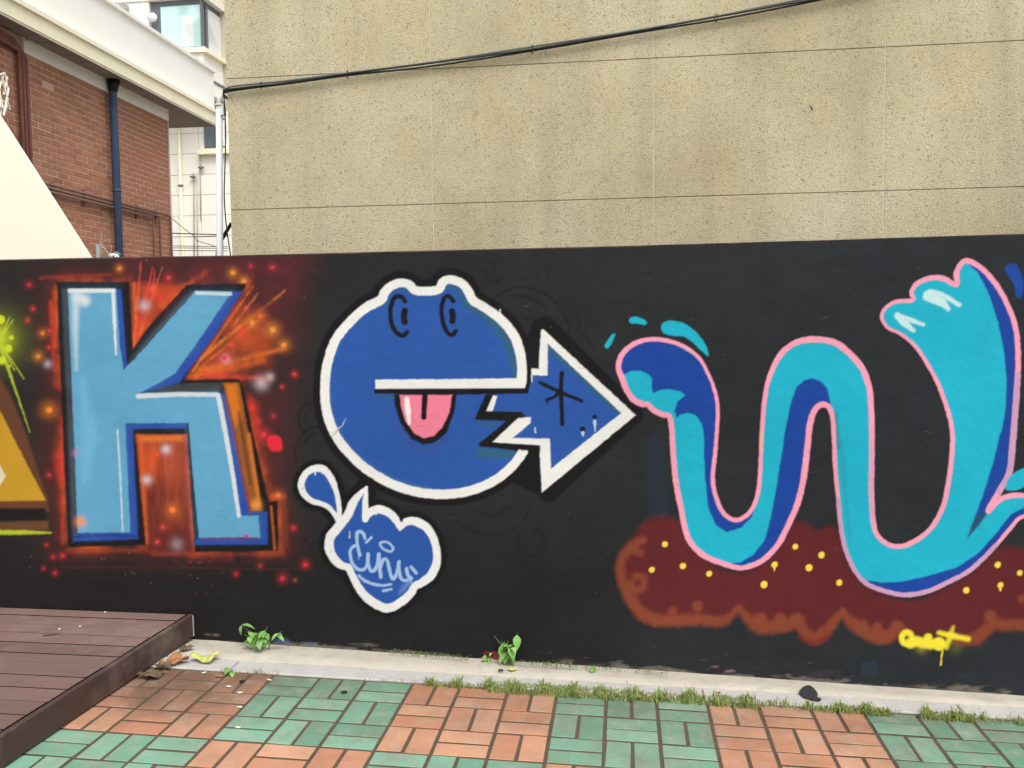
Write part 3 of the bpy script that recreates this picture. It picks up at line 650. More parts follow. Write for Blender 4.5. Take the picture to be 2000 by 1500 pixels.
fill(T(WA, [(1310,1490),(1340,1250),(1378,1080),(1410,990),(1462,940),(1520,925),(1580,945),(1626,990),(1652,1110),(1600,1090),(1540,1130),(1500,1230),(1482,1400),(1478,1490)]), DB, 1.8, 1, P_WS)
fill(T(WC, [(862,-20),(978,-20),(962,150),(934,290),(886,400),(825,520),(745,595),(640,625),(580,615),(650,605),(710,570),(765,500),(792,400),(820,250),(840,120),(852,60)]), DB, 2.2, 1, P_WS)
fill(T(WB, [(1180,128),(1200,128),(1290,172),(1390,290),(1475,470),(1520,640),(1520,900),(1505,1150),(1475,1400),(1460,1500),(1360,1500),(1412,1320),(1440,1150),(1450,950),(1430,730),(1390,530),(1322,325),(1245,185)]), DB, 1.8, 1, P_WS)
fill(T(WC, [(1885,-10),(1950,-10),(1940,85),(1925,180),(1876,270),(1832,355),(1790,420),(1735,485),(1770,380),(1820,235),(1862,100)]), DB, 2.5, 1, P_WS)
fill(T(WC, [(1830,365),(1770,380),(1728,490),(1790,425)]), (42, 84, 104), 4, .9, P_WS)
fill(T(WC, [(1235,690),(1320,702),(1420,697),(1540,670),(1680,630),(1785,560),(1865,470),(1935,378),(2000,345),(2100,345),(2235,352),(2235,376),(2100,385),(2000,386),(1935,436),(1865,524),(1755,636),(1645,698),(1530,742),(1425,752),(1310,730)]), DB, 2, 1, P_WS)
stroke(T(WC, [(1128,40),(1150,300),(1170,500)]), [10,6,4], (52, 130, 140), 6, .35); stroke(T(WA, [(1680,1180),(1700,1400)]), 10, (60, 90, 110), 5, .5)
puff(1918, 672, 16, (40, 158, 190), .4, 26)
P_WB = part('letter_border', P_W, 'pink painted border line')
WP = smooth_path(WOUT, True, 4); n_w = len(WP)
wid = 9.2+2.0*np.sin(np.arange(n_w)*.043)+1.0*np.sin(np.arange(n_w)*.11+1)
def seg_w(i0, i1, c): stroke([tuple(p) for p in WP[i0*4:i1*4+1]], list(wid[i0*4:i1*4+1]), c, 1.5, 1, P_WB, rough=.8)
nW = len(WOUT)
seg_w(0, nW-1, PK); stroke([tuple(p) for p in np.vstack([WP[(nW-1)*4:], WP[:1]])], 9, PK, 1.5, 1, P_WB)
i_a = WOUT.index((1988,732)); i_b = WOUT.index((1951,961)); seg_w(i_a, i_b, LV)
i_c = WOUT.index((1947,1063)); i_d = WOUT.index((1637,973)); seg_w(i_c, i_d, LV)
i_e = WOUT.index((1703,872)); i_f = WOUT.index((1706,1022)); seg_w(i_e, i_f, (226, 162, 190))
stroke([(1487,880),(1489,840)], 3, (226, 206, 120), 2, .8)
P_WH = part('letter_highlight', P_W, 'pale painted highlight')
HW = (206, 240, 240)
for pts, w in [([(905,350),(1000,395),(1042,438)], [22,16,9]), ([(915,318),(1000,340),(1120,412)], [9,9,8]), ([(690,490),(740,540),(800,590)], [13,14,8]), ([(720,495),(800,525),(870,550)], [8,9,6])]:
    stroke(T(WB, pts), w, HW, 2.6, .95, P_WH)
for z, pts, c in [(WA, [(245,518),(275,494),(330,505),(368,535),(355,551),(310,545),(262,541)], CY), (WA, [(147,622),(125,622),(95,660),(76,695),(92,714),(117,690)], CY), (WA, [(468,575),(488,535),(540,521),(620,540),(700,590),(760,660),(790,715),(793,768),(740,722),(680,665),(620,632),(550,627),(492,612)], CY),
                  (WB, [(1438,160),(1485,126),(1530,148),(1566,240),(1562,330),(1538,368),(1515,345),(1500,270)], (30, 74, 160)), (WC, [(1912,245),(1930,200),(1980,165),(2050,150),(2060,205),(1985,255),(1930,264)], CY)]:
    pd = part('painted_drop', P_W); fill(T(z, pts), c, 1.8, 1, pd, True)
for x, y in [(289,520),(227,642),(375,624),(499,661),(811,618),(910,531),(1035,572),(975,632),(761,712),(1119,703),(1874,618),(1979,657),(1888,715),(1725,740)]:
    pd = part('yellow_dot', P_M); X, Y = T(WC, [(x, y)])[0]; r = rng.uniform(5.2, 6.6)
    dot(X, Y, r, (248, 214, 80), 1.4, pd); dot(X+1.2, Y-r*.3, r*.8, (250, 218, 84), 1.4, pd)
    if rng.random() < .3: stroke([(X, Y+4), (X, Y+11)], [5, 2], (248, 214, 80), 1.2)
P_SG = part('signature', None, 'small dripping yellow spray signature')
YL = (247, 228, 62)
stroke(T(SZ, [(1345,100),(1320,118),(1322,150),(1350,165),(1375,145),(1368,112)]), 11, YL, 3, 1, P_SG, True, closed=True)
stroke(T(SZ, [(1365,160),(1400,150),(1440,160),(1480,165)]), 19, YL, 4, 1, P_SG); dot(*T(SZ, [(1465,130)])[0], 8, YL, 3, P_SG); dot(*T(SZ, [(1525,165)])[0], 13, YL, 2.5, P_SG)
stroke(T(SZ, [(1605,70),(1590,120),(1565,180)]), [4,9,10], YL, 4.5, .9, P_SG); stroke(T(SZ, [(1525,102),(1600,120),(1690,138)]), [8,11,9], YL, 4, .97, P_SG); stroke(T(SZ, [(1545,200),(1540,240),(1536,282)]), [3,2.4,3], YL, 1.2, .95, P_SG)
puff(*T(SZ, [(1620,190)])[0], 9, (150, 146, 50), .2); puff(*T(SZ, [(1430,180)])[0], 8, YL, .3)

# ---- foot of the wall: scuffed paint, bare render, left-over colours; thin worn line along the top
foot = np.interp(xx[0], [-240,0,373,650,1000,1350,1650,2000,2240], [1225,1236,1250,1259,1291,1313,1336,1356,1369]).astype(np.float32)[None]
d = foot-yy
n1 = vnoise(9, 4, 21, 3.5); n2 = vnoise(16, 4, 22, 3.5)
def band(mask, c):
    mk = np.clip(mask, 0, 1).astype(np.float32)[..., None]; canvas[:] = canvas*(1-mk)+lin(c).astype(np.float32)*KALB*mk
band((n1-.40-d*.020)*4*(d > -30), (112, 106, 98))
band((n2-.52-np.abs(d-8)*.014)*4*np.clip((xx-900)/300, 0, 1), (74, 54, 46))
band((n1-.56-np.abs(d-10)*.02)*5*np.clip(1-np.abs(xx-1465)/90, 0, 1), (206, 128, 148))
band((n1-.42-np.abs(d-4)*.02)*5*np.clip(1-np.abs(xx-950)/60, 0, 1), (160, 60, 52))
band((n1-.45-np.abs(d-4)*.03)*5*np.clip(1-np.abs(xx-560)/120, 0, 1), (62, 88, 150))
band((n2-.45-d*.006)*3*np.clip((xx-1300)/400, 0, 1)*(d > -30), (58, 62, 70))
fill([(1682,1292),(1712,1293),(1714,1318),(1680,1318)], (44, 60, 78), 4, .5)
top = np.interp(xx[0], [-240,0,440,1200,2000,2240], [511,507,499,480.5,456,448]).astype(np.float32)[None]
dt = yy-top
band((n1*.9+.15-dt*.28)*1.6*(dt > -40), (126, 104, 98))
for k in range(260):                                   # specks and chips
    x = rng.uniform(0, 2000); y = rng.uniform(520, 1330)
    dot(x, y, rng.uniform(.3, .9), (122, 120, 118) if rng.random() < .6 else (34, 34, 34), .9, None, .55)
for k in range(46):                                    # cracks and trowel ridges caught by the roller
    x = rng.uniform(20, 1980); y = rng.uniform(520, 1300); a = rng.uniform(-.6, .6); L = rng.uniform(6, 26)
    stroke([(x, y), (x+L*.5*math.cos(a), y+L*.5*math.sin(a)+rng.uniform(-2, 2)), (x+L*math.cos(a), y+L*math.sin(a))], [.4, 1.1, .3], (104, 102, 100) if rng.random() < .6 else (24, 24, 26), .9, .5)

# ---- the wall itself
GX0, GX1, STEP = -2.92, 3.30, 0.0041
NX = int((GX1-GX0)/STEP)+1; NZ = 520
gx = np.linspace(GX0, GX1, NX)
ztop = np.interp(gx, [-3, -2.38, -1.72, -1.08, -.08, .955, 1.92, 2.83, 3.4], [2.103, 2.0998, 2.0978, 2.0906, 2.090, 2.0881, 2.0911, 2.0975, 2.10])
zbot = SLOPE*gx-.03
vv = np.linspace(0, 1, NZ)
GXX = np.repeat(gx[None], NZ, 0); GZZ = zbot[None]+(ztop-zbot)[None]*vv[:, None]
rel = np.stack([GXX-EYE[0], np.full_like(GXX, -EYE[1]), GZZ-EYE[2]], -1)
dep = rel @ AZ; PX = 1000+F*(rel @ AX)/dep-CX0; PY = 750-F*(rel @ AY)/dep-CY0  # image pixel of each wall vertex, seen through the camera
PX = np.clip(PX, 0, CW-1.01); PY = np.clip(PY, 0, CH-1.01)
ix = PX.astype(int); iy = PY.astype(int); fx = (PX-ix)[..., None]; fy = (PY-iy)[..., None]
colr = (canvas[iy, ix]*(1-fx)+canvas[iy, ix+1]*fx)*(1-fy)+(canvas[iy+1, ix]*(1-fx)+canvas[iy+1, ix+1]*fx)*fy
colr = np.clip(colr, 0, 1)
fid = ids[np.round((PY[:-1, :-1]+PY[1:, 1:])/2).astype(int), np.round((PX[:-1, :-1]+PX[1:, 1:])/2).astype(int)]
vidx = np.arange(NX*NZ).reshape(NZ, NX)
quads = np.stack([vidx[:-1, :-1], vidx[:-1, 1:], vidx[1:, 1:], vidx[1:, :-1]], -1).reshape(-1, 4)
fid = fid.reshape(-1)
relief = (0.0012*(N_MID[iy, ix]-.5)*2+.0005*(N_FINE[iy, ix]-.5)*2)
VERT = np.stack([GXX, relief, GZZ], -1).reshape(-1, 3).astype(np.float32); VCOL = colr.reshape(-1, 3).astype(np.float32)
def patch(name, pid, parent):
    q = quads[fid == pid]
    if len(q) == 0: return None
    u, inv = np.unique(q, return_inverse=True)
    me = bpy.data.meshes.new(name); nq = len(q)
    me.vertices.add(len(u)); me.vertices.foreach_set('co', VERT[u].ravel())
    me.loops.add(nq*4); me.loops.foreach_set('vertex_index', inv.ravel().astype(np.int32))
    me.polygons.add(nq); me.polygons.foreach_set('loop_start', np.arange(0, nq*4, 4, dtype=np.int32))
    me.update(calc_edges=True)
    at = me.attributes.new('paint', 'FLOAT_COLOR', 'POINT')
    at.data.foreach_set('color', np.concatenate([VCOL[u], np.ones((len(u), 1), np.float32)], 1).ravel())
    me.polygons.foreach_set('use_smooth', np.ones(nq, bool))
    me.materials.append(MAT['mural'])
    o = bpy.data.objects.new(name, me); COL.objects.link(o); o.parent = parent
    return o
b = MB()
prof = [(x, float(np.interp(x, gx, ztop))) for x in (-7.5, -4, GX0, -1.7, -1.0, 0, 1, 2, GX1, 5, 8)]
for (xa, za), (xb, zb_) in zip(prof[:-1], prof[1:]):
    b.add([(xa,.004,SLOPE*xa-.2),(xb,.004,SLOPE*xb-.2),(xb,.204,SLOPE*xb-.2),(xa,.204,SLOPE*xa-.2),(xa,.004,za-.0005),(xb,.004,zb_-.0005),(xb,.204,zb_-.0005),(xa,.204,za-.0005)], [(0,1,5,4),(4,5,6,7),(2,3,7,6)])
wall = b.obj('painted_wall', 'wall_core')
tag(wall, 'long black rendered wall covered with large graffiti letters', 'wall')
patch('black_coat', 0, wall)
made = {}
for k, (nm, par, lab) in enumerate(PARTS, 1):
    o = patch(nm, k, made[par] if par else wall)
    if o is None:                                     # a letter whose own faces are all covered by its pieces
        o = empty(nm); o.parent = made[par] if par else wall
    made[k] = o
    if lab: o['label'] = lab

# ================================================================== GROUND
PSI = 0.0284; CELL = 0.23; Y0P = -0.3969
cps, sps = math.cos(PSI), math.sin(PSI)
def PV(a, b_, h=0.0):            # paving frame: a along the kerb, b_ towards the wall, h above the paving
    x = a*cps-b_*sps; y = Y0P+a*sps+b_*cps
    return (x, y, SLOPE*x+h)
g = MB()
for (x0, x1, y0, y1) in [(-150, 150, -150, 150)]:
    g.add([(x0,y0,SLOPE*x0-.09),(x1,y0,SLOPE*x1-.09),(x1,y1,SLOPE*x1-.09),(x0,y1,SLOPE*x0-.09)], [(0,1,2,3)])
tag(g.obj('ground', 'ground'), kind='structure')
g = MB()
A0, A1, B0 = -22*CELL, 26*CELL, -26*CELL
g.add([PV(A0,B0,-.0045),PV(A1,B0,-.0045),PV(A1,0.012,-.0045),PV(A0,0.012,-.0045)], [(0,1,2,3)])
pavement = tag(g.obj('pavement', 'bed'), kind='structure')
def paver_mesh(horizontal, color):
    m_ = MB(); L, W_ = CELL-.015, CELL/2-.015
    a, b2 = (L/2, W_/2) if horizontal else (W_/2, L/2)
    m_.chamfer_box((-a,-b2,-.05), (a,b2,0), .0025)
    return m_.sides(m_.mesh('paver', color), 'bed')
PM = {(h, c): paver_mesh(h, c) for h in (True, False) for c in ('orange', 'green')}
tilt = Matrix.Rotation(math.atan(-SLOPE), 4, 'Y')
spare = {'orange': MB(), 'green': MB()}
n_pav = 0
for j in range(0, 26):
    for i in range(-22, 26):
        colr_ = 'orange' if ((i//3)+(j//3)) % 2 == 0 else 'green'
        vert_ = (i+j) % 2 == 0
        for k in (0, 1):
            ca = (i+.5)*CELL; cb = -(j+.5)*CELL
            if vert_: ca += (k-.5)*CELL/2
            else: cb += (k-.5)*CELL/2
            h = rnd.gauss(0, .0011); p = PV(ca, cb, h)
            rel_ = np.array(p)-EYE; dz = rel_ @ AZ
            ux = 1000+F*(rel_ @ AX)/max(dz, .01); uy = 750-F*(rel_ @ AY)/max(dz, .01)
            seen = dz > .3 and -70 < ux < 2070 and uy < 1545 and not (p[0] < -1.40)
            ang = PSI+rnd.gauss(0, .006)
            M_ = Matrix.Translation(p) @ tilt @ Matrix.Rotation(rnd.gauss(0, .004), 4, 'X') @ Matrix.Rotation(ang, 4, 'Z')
            if seen and n_pav < 300:
                o = bpy.data.objects.new('paver', PM[(not vert_, colr_)]); COL.objects.link(o); o.matrix_world = M_; o.parent = pavement; n_pav += 1
            else:
                me = PM[(not vert_, colr_)]
                spare[colr_].add([tuple(M_ @ v.co) for v in me.vertices], [tuple(f.vertices) for f in me.polygons])
for c in spare:
    if spare[c].v: tag(spare[c].obj('paver', c, pavement), kind='stuff')
# concrete footing under the wall and the granite kerb in front of it
g = MB(); xs = np.linspace(-7.4, 7.9, 154)
row = []
for x in xs:
    x = float(x); yb = .006; yf = -.243+.0284*x+.0025*math.sin(x*9)+rnd.gauss(0, .0012)
    if yf > -.06: yf = -.06
    row.append([(x,yb,SLOPE*x-.009+rnd.gauss(0,.001)), (x,yf*.5,SLOPE*x-.002+rnd.gauss(0,.0012)), (x,yf+.008,SLOPE*x+.004+rnd.gauss(0,.0008)), (x,yf+.002,SLOPE*x-.002), (x,yf,SLOPE*x-.06)])
vs = [p for r in row for p in r]; fs = []
for i in range(len(row)-1):
    for k in range(4): fs.append((i*5+k, i*5+k+1, (i+1)*5+k+1, (i+1)*5+k))
g.add(vs, fs)
tag(g.obj('footing', 'concrete', None, True), kind='structure')
kerb = MB(); kerb.box((-7.3, 0.016, -.075), (7.8, .136, -.055), lambda a, b_, h: PV(a, b_, h))
kerb = tag(kerb.obj('kerb', 'bed'), kind='structure')
a = -.93-1.15*5
for k in range(12):
    m_ = MB(); m_.chamfer_box((a+.003, .012, -.052), (a+1.146, .139, .005), .005, lambda x, y, z: PV(x, y, z+.0))
    m_.obj('kerb_stone', 'granite', kerb); a += 1.15

# ================================================================== DECK
DZ = .165; DX = -1.322
deck = empty('deck', (-2.4, -1.2, gz(-2.4)))
tag(deck, 'low brown timber deck platform with dark side board against the wall', 'deck')
seam = -.012; widths = [.105]+[.131]*20
for k, w in enumerate(widths):
    m_ = MB(); y1 = seam-.0045; y0 = seam-w+.0045; e = DX-.040
    m_.chamfer_box((-4.2, y0, DZ-.028), (e, y1, DZ+rnd.gauss(0, .0015)), .0012)
    pk = keep(m_.obj('plank', 'plank'), deck); m_.sides(pk.data, 'gap_shade'); seam -= w  # sides coloured dark so the seams read as shaded gaps
yend = seam
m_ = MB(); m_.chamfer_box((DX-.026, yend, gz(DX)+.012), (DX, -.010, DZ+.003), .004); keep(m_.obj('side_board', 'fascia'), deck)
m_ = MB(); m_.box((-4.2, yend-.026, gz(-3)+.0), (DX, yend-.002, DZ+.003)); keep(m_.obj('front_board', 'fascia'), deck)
for k, x in enumerate((-1.43, -2.1, -2.8, -3.5, -4.1)):
    m_ = MB(); m_.box((x-.03, yend+.01, gz(x)-.02), (x+.03, -.03, DZ-.029)); keep(m_.obj('joist', 'darkwood'), deck)
m_ = MB(); m_.box((DX+.0015, -.0225, .05), (DX+.004, -.012, DZ-.002)); keep(m_.obj('corner_strip', 'metal'), deck)

# ================================================================== BEIGE FACADE BEHIND THE WALL
PHI = .0265; FD = .7062
cph, sph = math.cos(PHI), math.sin(PHI)
fn = np.array([-sph, cph, 0]); fp = np.array([0, FD, 0])
def FW(u, d, z): return (u*cph-d*sph, FD+u*sph+d*cph, z)      # u along facade, d into the building
def fac(x, y):
    p = on_plane(x, y, fp, fn); r = p-fp; return r[0]*cph+r[1]*sph, p[2]
UL = fac(443.5, 250)[0]
cols_u = [UL, fac(843, 300)[0], fac(1277, 300)[0], fac(1729, 300)[0]]
pitch_u = (cols_u[3]-cols_u[1])/2
cols_u += [cols_u[3]+pitch_u, cols_u[3]+2*pitch_u, cols_u[3]+3*pitch_u]
rows_z = [-.15, 1.644-.776, 1.644, 2.4203, 3.1959, 3.972, 4.748]
m_ = MB(); m_.box((UL+.012, .022, -.3), (cols_u[-1], 2.6, 4.78), FW)
house = m_.obj('stucco_building', 'stucco')
tag(house, 'beige textured stucco building with scored joint grid behind the black wall', 'building')
for r_ in range(len(rows_z)-1):
    for c_ in range(len(cols_u)-1):
        a, b2 = cols_u[c_], cols_u[c_+1]; z0, z1 = rows_z[r_], rows_z[r_+1]
        gl_, gr = (0 if c_ == 0 else .0022), .0022
        m_ = MB()
        # panel lying in the facade, chamfered towards the street
        m_.chamfer_box((a+gl_, z0+.0022, 0), (b2-gr, z1-.0022, .006), .0015, lambda x, y, z: FW(x, .0215-z, y))
        m_.obj('panel', 'stucco', house)
for c_ in (1, 2, 3, 4):
    u = cols_u[c_]; m_ = MB()
    m_.box((u-.0019, .0175, 1.0), (u+.0019, .0217, 4.7), FW); m_.obj('joint_strip', 'joint', house)
m_ = MB(); m_.box((UL+.001, .022, -.3), (UL+.0115, 2.5, 4.74), FW); m_.obj('side_wall', 'stucco', house)
m_ = MB()
c0, z0 = fac(1584, 213)
m_.add([FW(c0-.006, .001, z0+.018), FW(c0+.004, -.002, z0+.012), FW(c0+.014, .001, z0-.016), FW(c0+.002, .0, z0-.004)], [(0,1,2,3)]); m_.obj('render_chip', 'darkwood', house)

def cable_pts(pts, d):
    out = []
    for x, y in smooth_path(pts, False, 8):
        u, z = fac(x, y); out.append(FW(u, d, z))
    return out
CB = [(452,175),(500,169),(560,162.5),(680,146),(844,126),(1040,97),(1250,62),(1400,36),(1500,17),(1620,-6),(1800,-42),(2120,-108),(2600,-212),(3100,-330)]
bundle = empty('cable_bundle', FW(*[fac(844, 126)[0], -.02, fac(844, 126)[1]]))
tag(bundle, 'black and grey cables tied together slanting up across the beige building', 'cable')
for k, (dy, dd, mt) in enumerate([(-3.3, -.014, 'cable_grey'), (0.2, -.022, 'cable'), (3.3, -.012, 'cable')]):
    pts = [(x, y+dy+1.2*math.sin(x*.011+k*2.1)) for x, y in CB]
    loop = [FW(UL-.035, .12, fac(437, 186)[1]), FW(UL-.03, .03, fac(437, 183)[1]+dy*-.002), FW(UL-.008, -.012, fac(440, 179)[1]+dy*-.003)]
    m_ = MB(); m_.tube([*loop, *cable_pts(pts, dd)], .0056, 7); keep(m_.obj('cable', mt, None, True), bundle)
for x in (512, 680, 1040, 1398):
    y = float(np.interp(x, [p[0] for p in CB], [p[1] for p in CB])); u, z = fac(x, y)
    m_ = MB(); m_.tube([FW(u+.028*math.cos(t)*.25, -.016-.012*math.cos(t), z+.022*math.sin(t)) for t in np.linspace(0, 2*math.pi, 13)], .0022, 5, False)
    m_.tube([FW(u+.003, -.026, z-.016), FW(u+.006, -.024, z-.034)], .002, 5); keep(m_.obj('cable_tie', 'cable'), bundle)

PYP = .95                                         # white pipe stands just past the corner
def pp(x, y): return on_wall(x, y, PYP)
a, b2 = pp(428, 207), pp(429.5, 520)
pipe = empty('drain_pipe', (b2[0], PYP, 0)); tag(pipe, 'slim white plastic pipe standing beside the corner of the beige building', 'pipe')
m_ = MB(); m_.tube([(b2[0]+.004, PYP, 0), b2, a], .0205, 14); keep(m_.obj('pipe_shaft', 'pvc', None, True), pipe)
m_ = MB(); m_.tube([a, a+(0,0,.006), a+(0,0,.010)], [.030,.030,.024], 14); keep(m_.obj('pipe_collar', 'pvc', None, True), pipe)
t_ = pp(430, 193); m_ = MB(); m_.tube([a+(0,0,.01), t_, t_+(.004,0,.012), t_+(.014,.0,.022)], [.018,.018,.017,.014], 12); keep(m_.obj('pipe_elbow', 'pvc', None, True), pipe)
c_ = pp(435.5, 216); m_ = MB(); m_.box(c_-(.010,.02,.03), c_+(.012,.02,.026)); keep(m_.obj('junction_box', 'pvc'), pipe)
m_ = MB(); hang = [(437,186),(438.5,205),(441,260),(439.5,320),(438,380),(441,430),(446,470),(451,505),(453,540)]
m_.tube([on_wall(x, y, .90) for x, y in smooth_path(hang, False, 6)], .0042, 6)
tag(m_.obj('hanging_cable', 'cable', None, True), 'thin black cable hanging loose between white pipe and beige building', 'cable')
m_ = MB(); m_.tube([on_wall(x, y, 1.05) for x, y in smooth_path([(452,436),(446,446),(439,458),(430,474),(426,486),(424,505),(423,540)], False, 5)], .012, 8)
tag(m_.obj('black_hose', 'rubber', None, True), 'thick black hose bending down behind the white pipe', 'hose')

# ================================================================== BRICK HOUSE ON THE LEFT
TH = -.0538
dB = np.array([math.sin(TH), math.cos(TH), 0]); nB = np.array([math.cos(TH), -math.sin(TH), 0])
v_ = ray(328, 300); CB_ = EYE+v_*(12.0/v_[1]); CB_[2] = 0
def BW(u, n_, z): p = CB_-dB*u+nB*n_; return (p[0], p[1], z)   # u towards the street along the wall, n_ outwards
def bpx(x, y, n_=0):
    p = on_plane(x, y, CB_+nB*n_, nB); r = p-CB_; return -(r @ dB), p[2]
ZS = bpx(328, 215)[1]; ZF = bpx(328, 237)[1]
u_near = bpx(-60, 200)[0]
zg = gz(CB_[0])
m_ = MB(); m_.box((0.0, -5, zg-.2), (u_near+1.5, .0005, ZS-.002), BW)
brick_house = m_.obj('brick_house', 'mortar'); tag(brick_house, 'red brick house with deep cream eaves and navy downpipe', 'house')
COURSE, BL, JT = .067, .205, .010
zb0 = 1.9; n_c = int((ZF-.004-zb0)/COURSE)
bricks = []
for r_ in range(n_c):
    z1 = ZF-.006-r_*COURSE; z0 = z1-COURSE+JT
    off = 0 if r_ % 2 else BL/2
    u = -off+.0
    while u < u_near+1.4:
        ua, ub = max(u, .002), u+BL-JT
        if ub-ua > .03:
            uc, zc = (ua+ub)/2, (z0+z1)/2; w = np.array(BW(uc, 0, zc))-EYE; dz = w @ AZ
            px = 1000+F*(w @ AX)/dz; py = 750-F*(w @ AY)/dz
            vis = 0 < px < 332 and py < 505 and py > 1.55*px+236-30*0-1e9*(px > 170) if px <= 170 else py < 505
            vis = (0 < px < 332) and py < 505 and not (px < 170 and py > 236+1.55*px)
            bricks.append((vis, dz, ua, ub, z0, z1))
        u += BL
vis_b = sorted([b_ for b_ in bricks if b_[0]], key=lambda t: t[1])
near_ids = set(id(b_) for b_ in vis_b[:290])
rest = MB(); bm_cache = {}
for b_ in bricks:
    _, _, ua, ub, z0, z1 = b_; jit = rnd.gauss(0, .0012)
    if id(b_) in near_ids:
        key = round(ub-ua, 3)
        if key not in bm_cache:
            q = MB(); L, H = (ub-ua)/2, (z1-z0)/2
            q.chamfer_box((-L,-H,-.02), (L,H,.004), .003, lambda x, y, z: (-x, z, y)); bm_cache[key] = q.mesh('brick', 'brick')
        o = bpy.data.objects.new('brick', bm_cache[key]); COL.objects.link(o); o.parent = brick_house
        R_ = Matrix(((dB[0], nB[0], 0), (dB[1], nB[1], 0), (0, 0, 1))).to_4x4()
        o.matrix_world = Matrix.Translation(BW((ua+ub)/2, jit, (z0+z1)/2)) @ R_
    else:
        rest.chamfer_box((ua, z0, -.02), (ub, z1, .004+jit), .003, lambda x, y, z: BW(x, z, y))
tag(rest.obj('brick', 'brick', brick_house), kind='stuff')
m_ = MB(); m_.box((-.03, -.3, zg), (.0015, .012, ZF), BW); m_.obj('corner_trim', 'grout', brick_house)
m_ = MB(); uv = bpx(42, 100)[0]; m_.box((.0, -.01, ZF-.004), (uv, .030, ZS-.001), BW); m_.obj('frieze_board', 'frieze', brick_house)
# roof slab: soffit, fascia, upstand
ps = on_plane(208, 128, (0, 0, ZS), (0, 0, 1)); n_f = (ps-CB_) @ nB
u_far = bpx(434, 246, n_f)[0]
zt = bpx(208, 96, n_f)[1]; zp = bpx(312, 74, n_f-.12)[1]
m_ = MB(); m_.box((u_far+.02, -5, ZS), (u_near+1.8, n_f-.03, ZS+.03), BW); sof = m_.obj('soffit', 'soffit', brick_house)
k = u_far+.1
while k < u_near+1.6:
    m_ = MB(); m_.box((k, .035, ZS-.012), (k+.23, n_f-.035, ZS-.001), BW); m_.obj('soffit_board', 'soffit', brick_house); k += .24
m_ = MB(); m_.box((u_far, -5, ZS-.02), (u_near+1.8, n_f, ZS+.0), BW)
m_ = MB(); m_.box((u_far, n_f-.028, ZS-.014), (u_near+1.8, n_f, zt-.05), BW); m_.obj('fascia', 'fascia_cream', brick_house)
m_ = MB(); m_.box((u_far, n_f-.028, ZS-.034), (u_near+1.8, n_f-.012, ZS-.0145), BW); m_.obj('drip_edge', 'frieze', brick_house)
m_ = MB(); m_.box((u_far-.0, -5, ZS+.031), (u_far+.019, n_f-.03, zt-.05), BW); m_.obj('fascia', 'fascia_cream', brick_house)
m_ = MB(); m_.box((u_far-.03, -5.2, zt-.049), (u_near+1.8, n_f+.03, zt), BW); m_.obj('roof_edge', 'cream', brick_house)
m_ = MB(); m_.box((u_far-.02, -5.1, zt+.001), (u_near+1.8, n_f-.12, zp), BW); m_.obj('parapet', 'white', brick_house)
m_ = MB(); m_.box((u_far-.04, -5.15, zp+.001), (u_near+1.8, n_f-.08, zp+.04), BW); m_.obj('parapet_coping', 'white', brick_house)
# vent in the frieze
u0, z0 = bpx(62, 94); u1, _ = bpx(42, 80)
vent = MB(); vent.box((u0, .031, ZF+.12), (u1-.02, .036, ZS-.03), BW); vent = vent.obj('vent', 'soffit', brick_house)
for k in range(5):
    m_ = MB(); z = ZF+.13+k*(ZS-ZF-.17)/5; m_.box((u0, .037, z), (u1-.02, .055, z+.014), BW); m_.obj('slat', 'frieze', vent)
# pipes on the wall
def bpath(pts, n_): return [BW(bpx(x, y)[0], n_, bpx(x, y)[1]) for x, y in pts]
dp = MB(); a = bpx(207, 165); zz = bpx(209, 500)[1]
dp.tube([BW(a[0], .10, ZS-.005), BW(a[0], .085, a[1]), BW(a[0], .085, zg+.1)], [.055, .047, .047], 12); dp = dp.obj('downpipe', 'navy', brick_house, True)
m_ = MB(); m_.tube([BW(a[0], .10, ZS-.015), BW(a[0], .09, ZS-.16)], [.075, .05], 12); m_.obj('pipe_head', 'rubber', dp, True)
for z in (a[1]-.25, a[1]-1.3):
    m_ = MB(); m_.tube([BW(a[0], .085, z), BW(a[0], .085, z+.03)], .053, 12); m_.obj('pipe_bracket', 'navy', dp, True)
for k, (dy, xe) in enumerate([(0, 328), (8, 305), (16, 291)]):
    p0, p1 = (60, 352+dy), (xe, 352+dy+(xe-60)*.262-dy*.25)
    pts = bpath([p0, p1], .035+.01*k); pts.append(BW(bpx(*p1)[0], .035+.01*k, zg+.1))
    q = np.array(pts); mid = q[1]; near = mid+(q[0]-mid)/np.linalg.norm(q[0]-mid)*.05; dn = mid+np.array([0, 0, -.05])
    m_ = MB(); m_.tube([q[0], near], .014, 8); m_.obj('conduit', 'brown_pipe', brick_house, True)
    m_ = MB(); m_.tube([near, mid*.6+near*.2+dn*.2, dn, q[2]], .014, 8); m_.obj('conduit', 'maroon_pipe', brick_house, True)
for x in (100, 160, 230, 262, 300):
    u = bpx(x, 370)[0]; z = bpx(x, 352+(x-60)*.262)[1]
    m_ = MB(); m_.box((u-.012, .004, z-.15), (u+.012, .03, z+.04), BW); m_.obj('conduit_clip', 'brown_pipe', brick_house)
for k, x in enumerate((29, 36, 43)):
    u, z = bpx(x, 120)
    m_ = MB(); m_.tube([BW(u+.6, .10, ZS-.08-.04*k), BW(u+.06, .045, ZS-.10-.04*k), BW(u, .045, ZS-.16-.04*k), BW(u, .045, zg+.1)], .022, 8); m_.obj('conduit', 'maroon_pipe', brick_house, True)
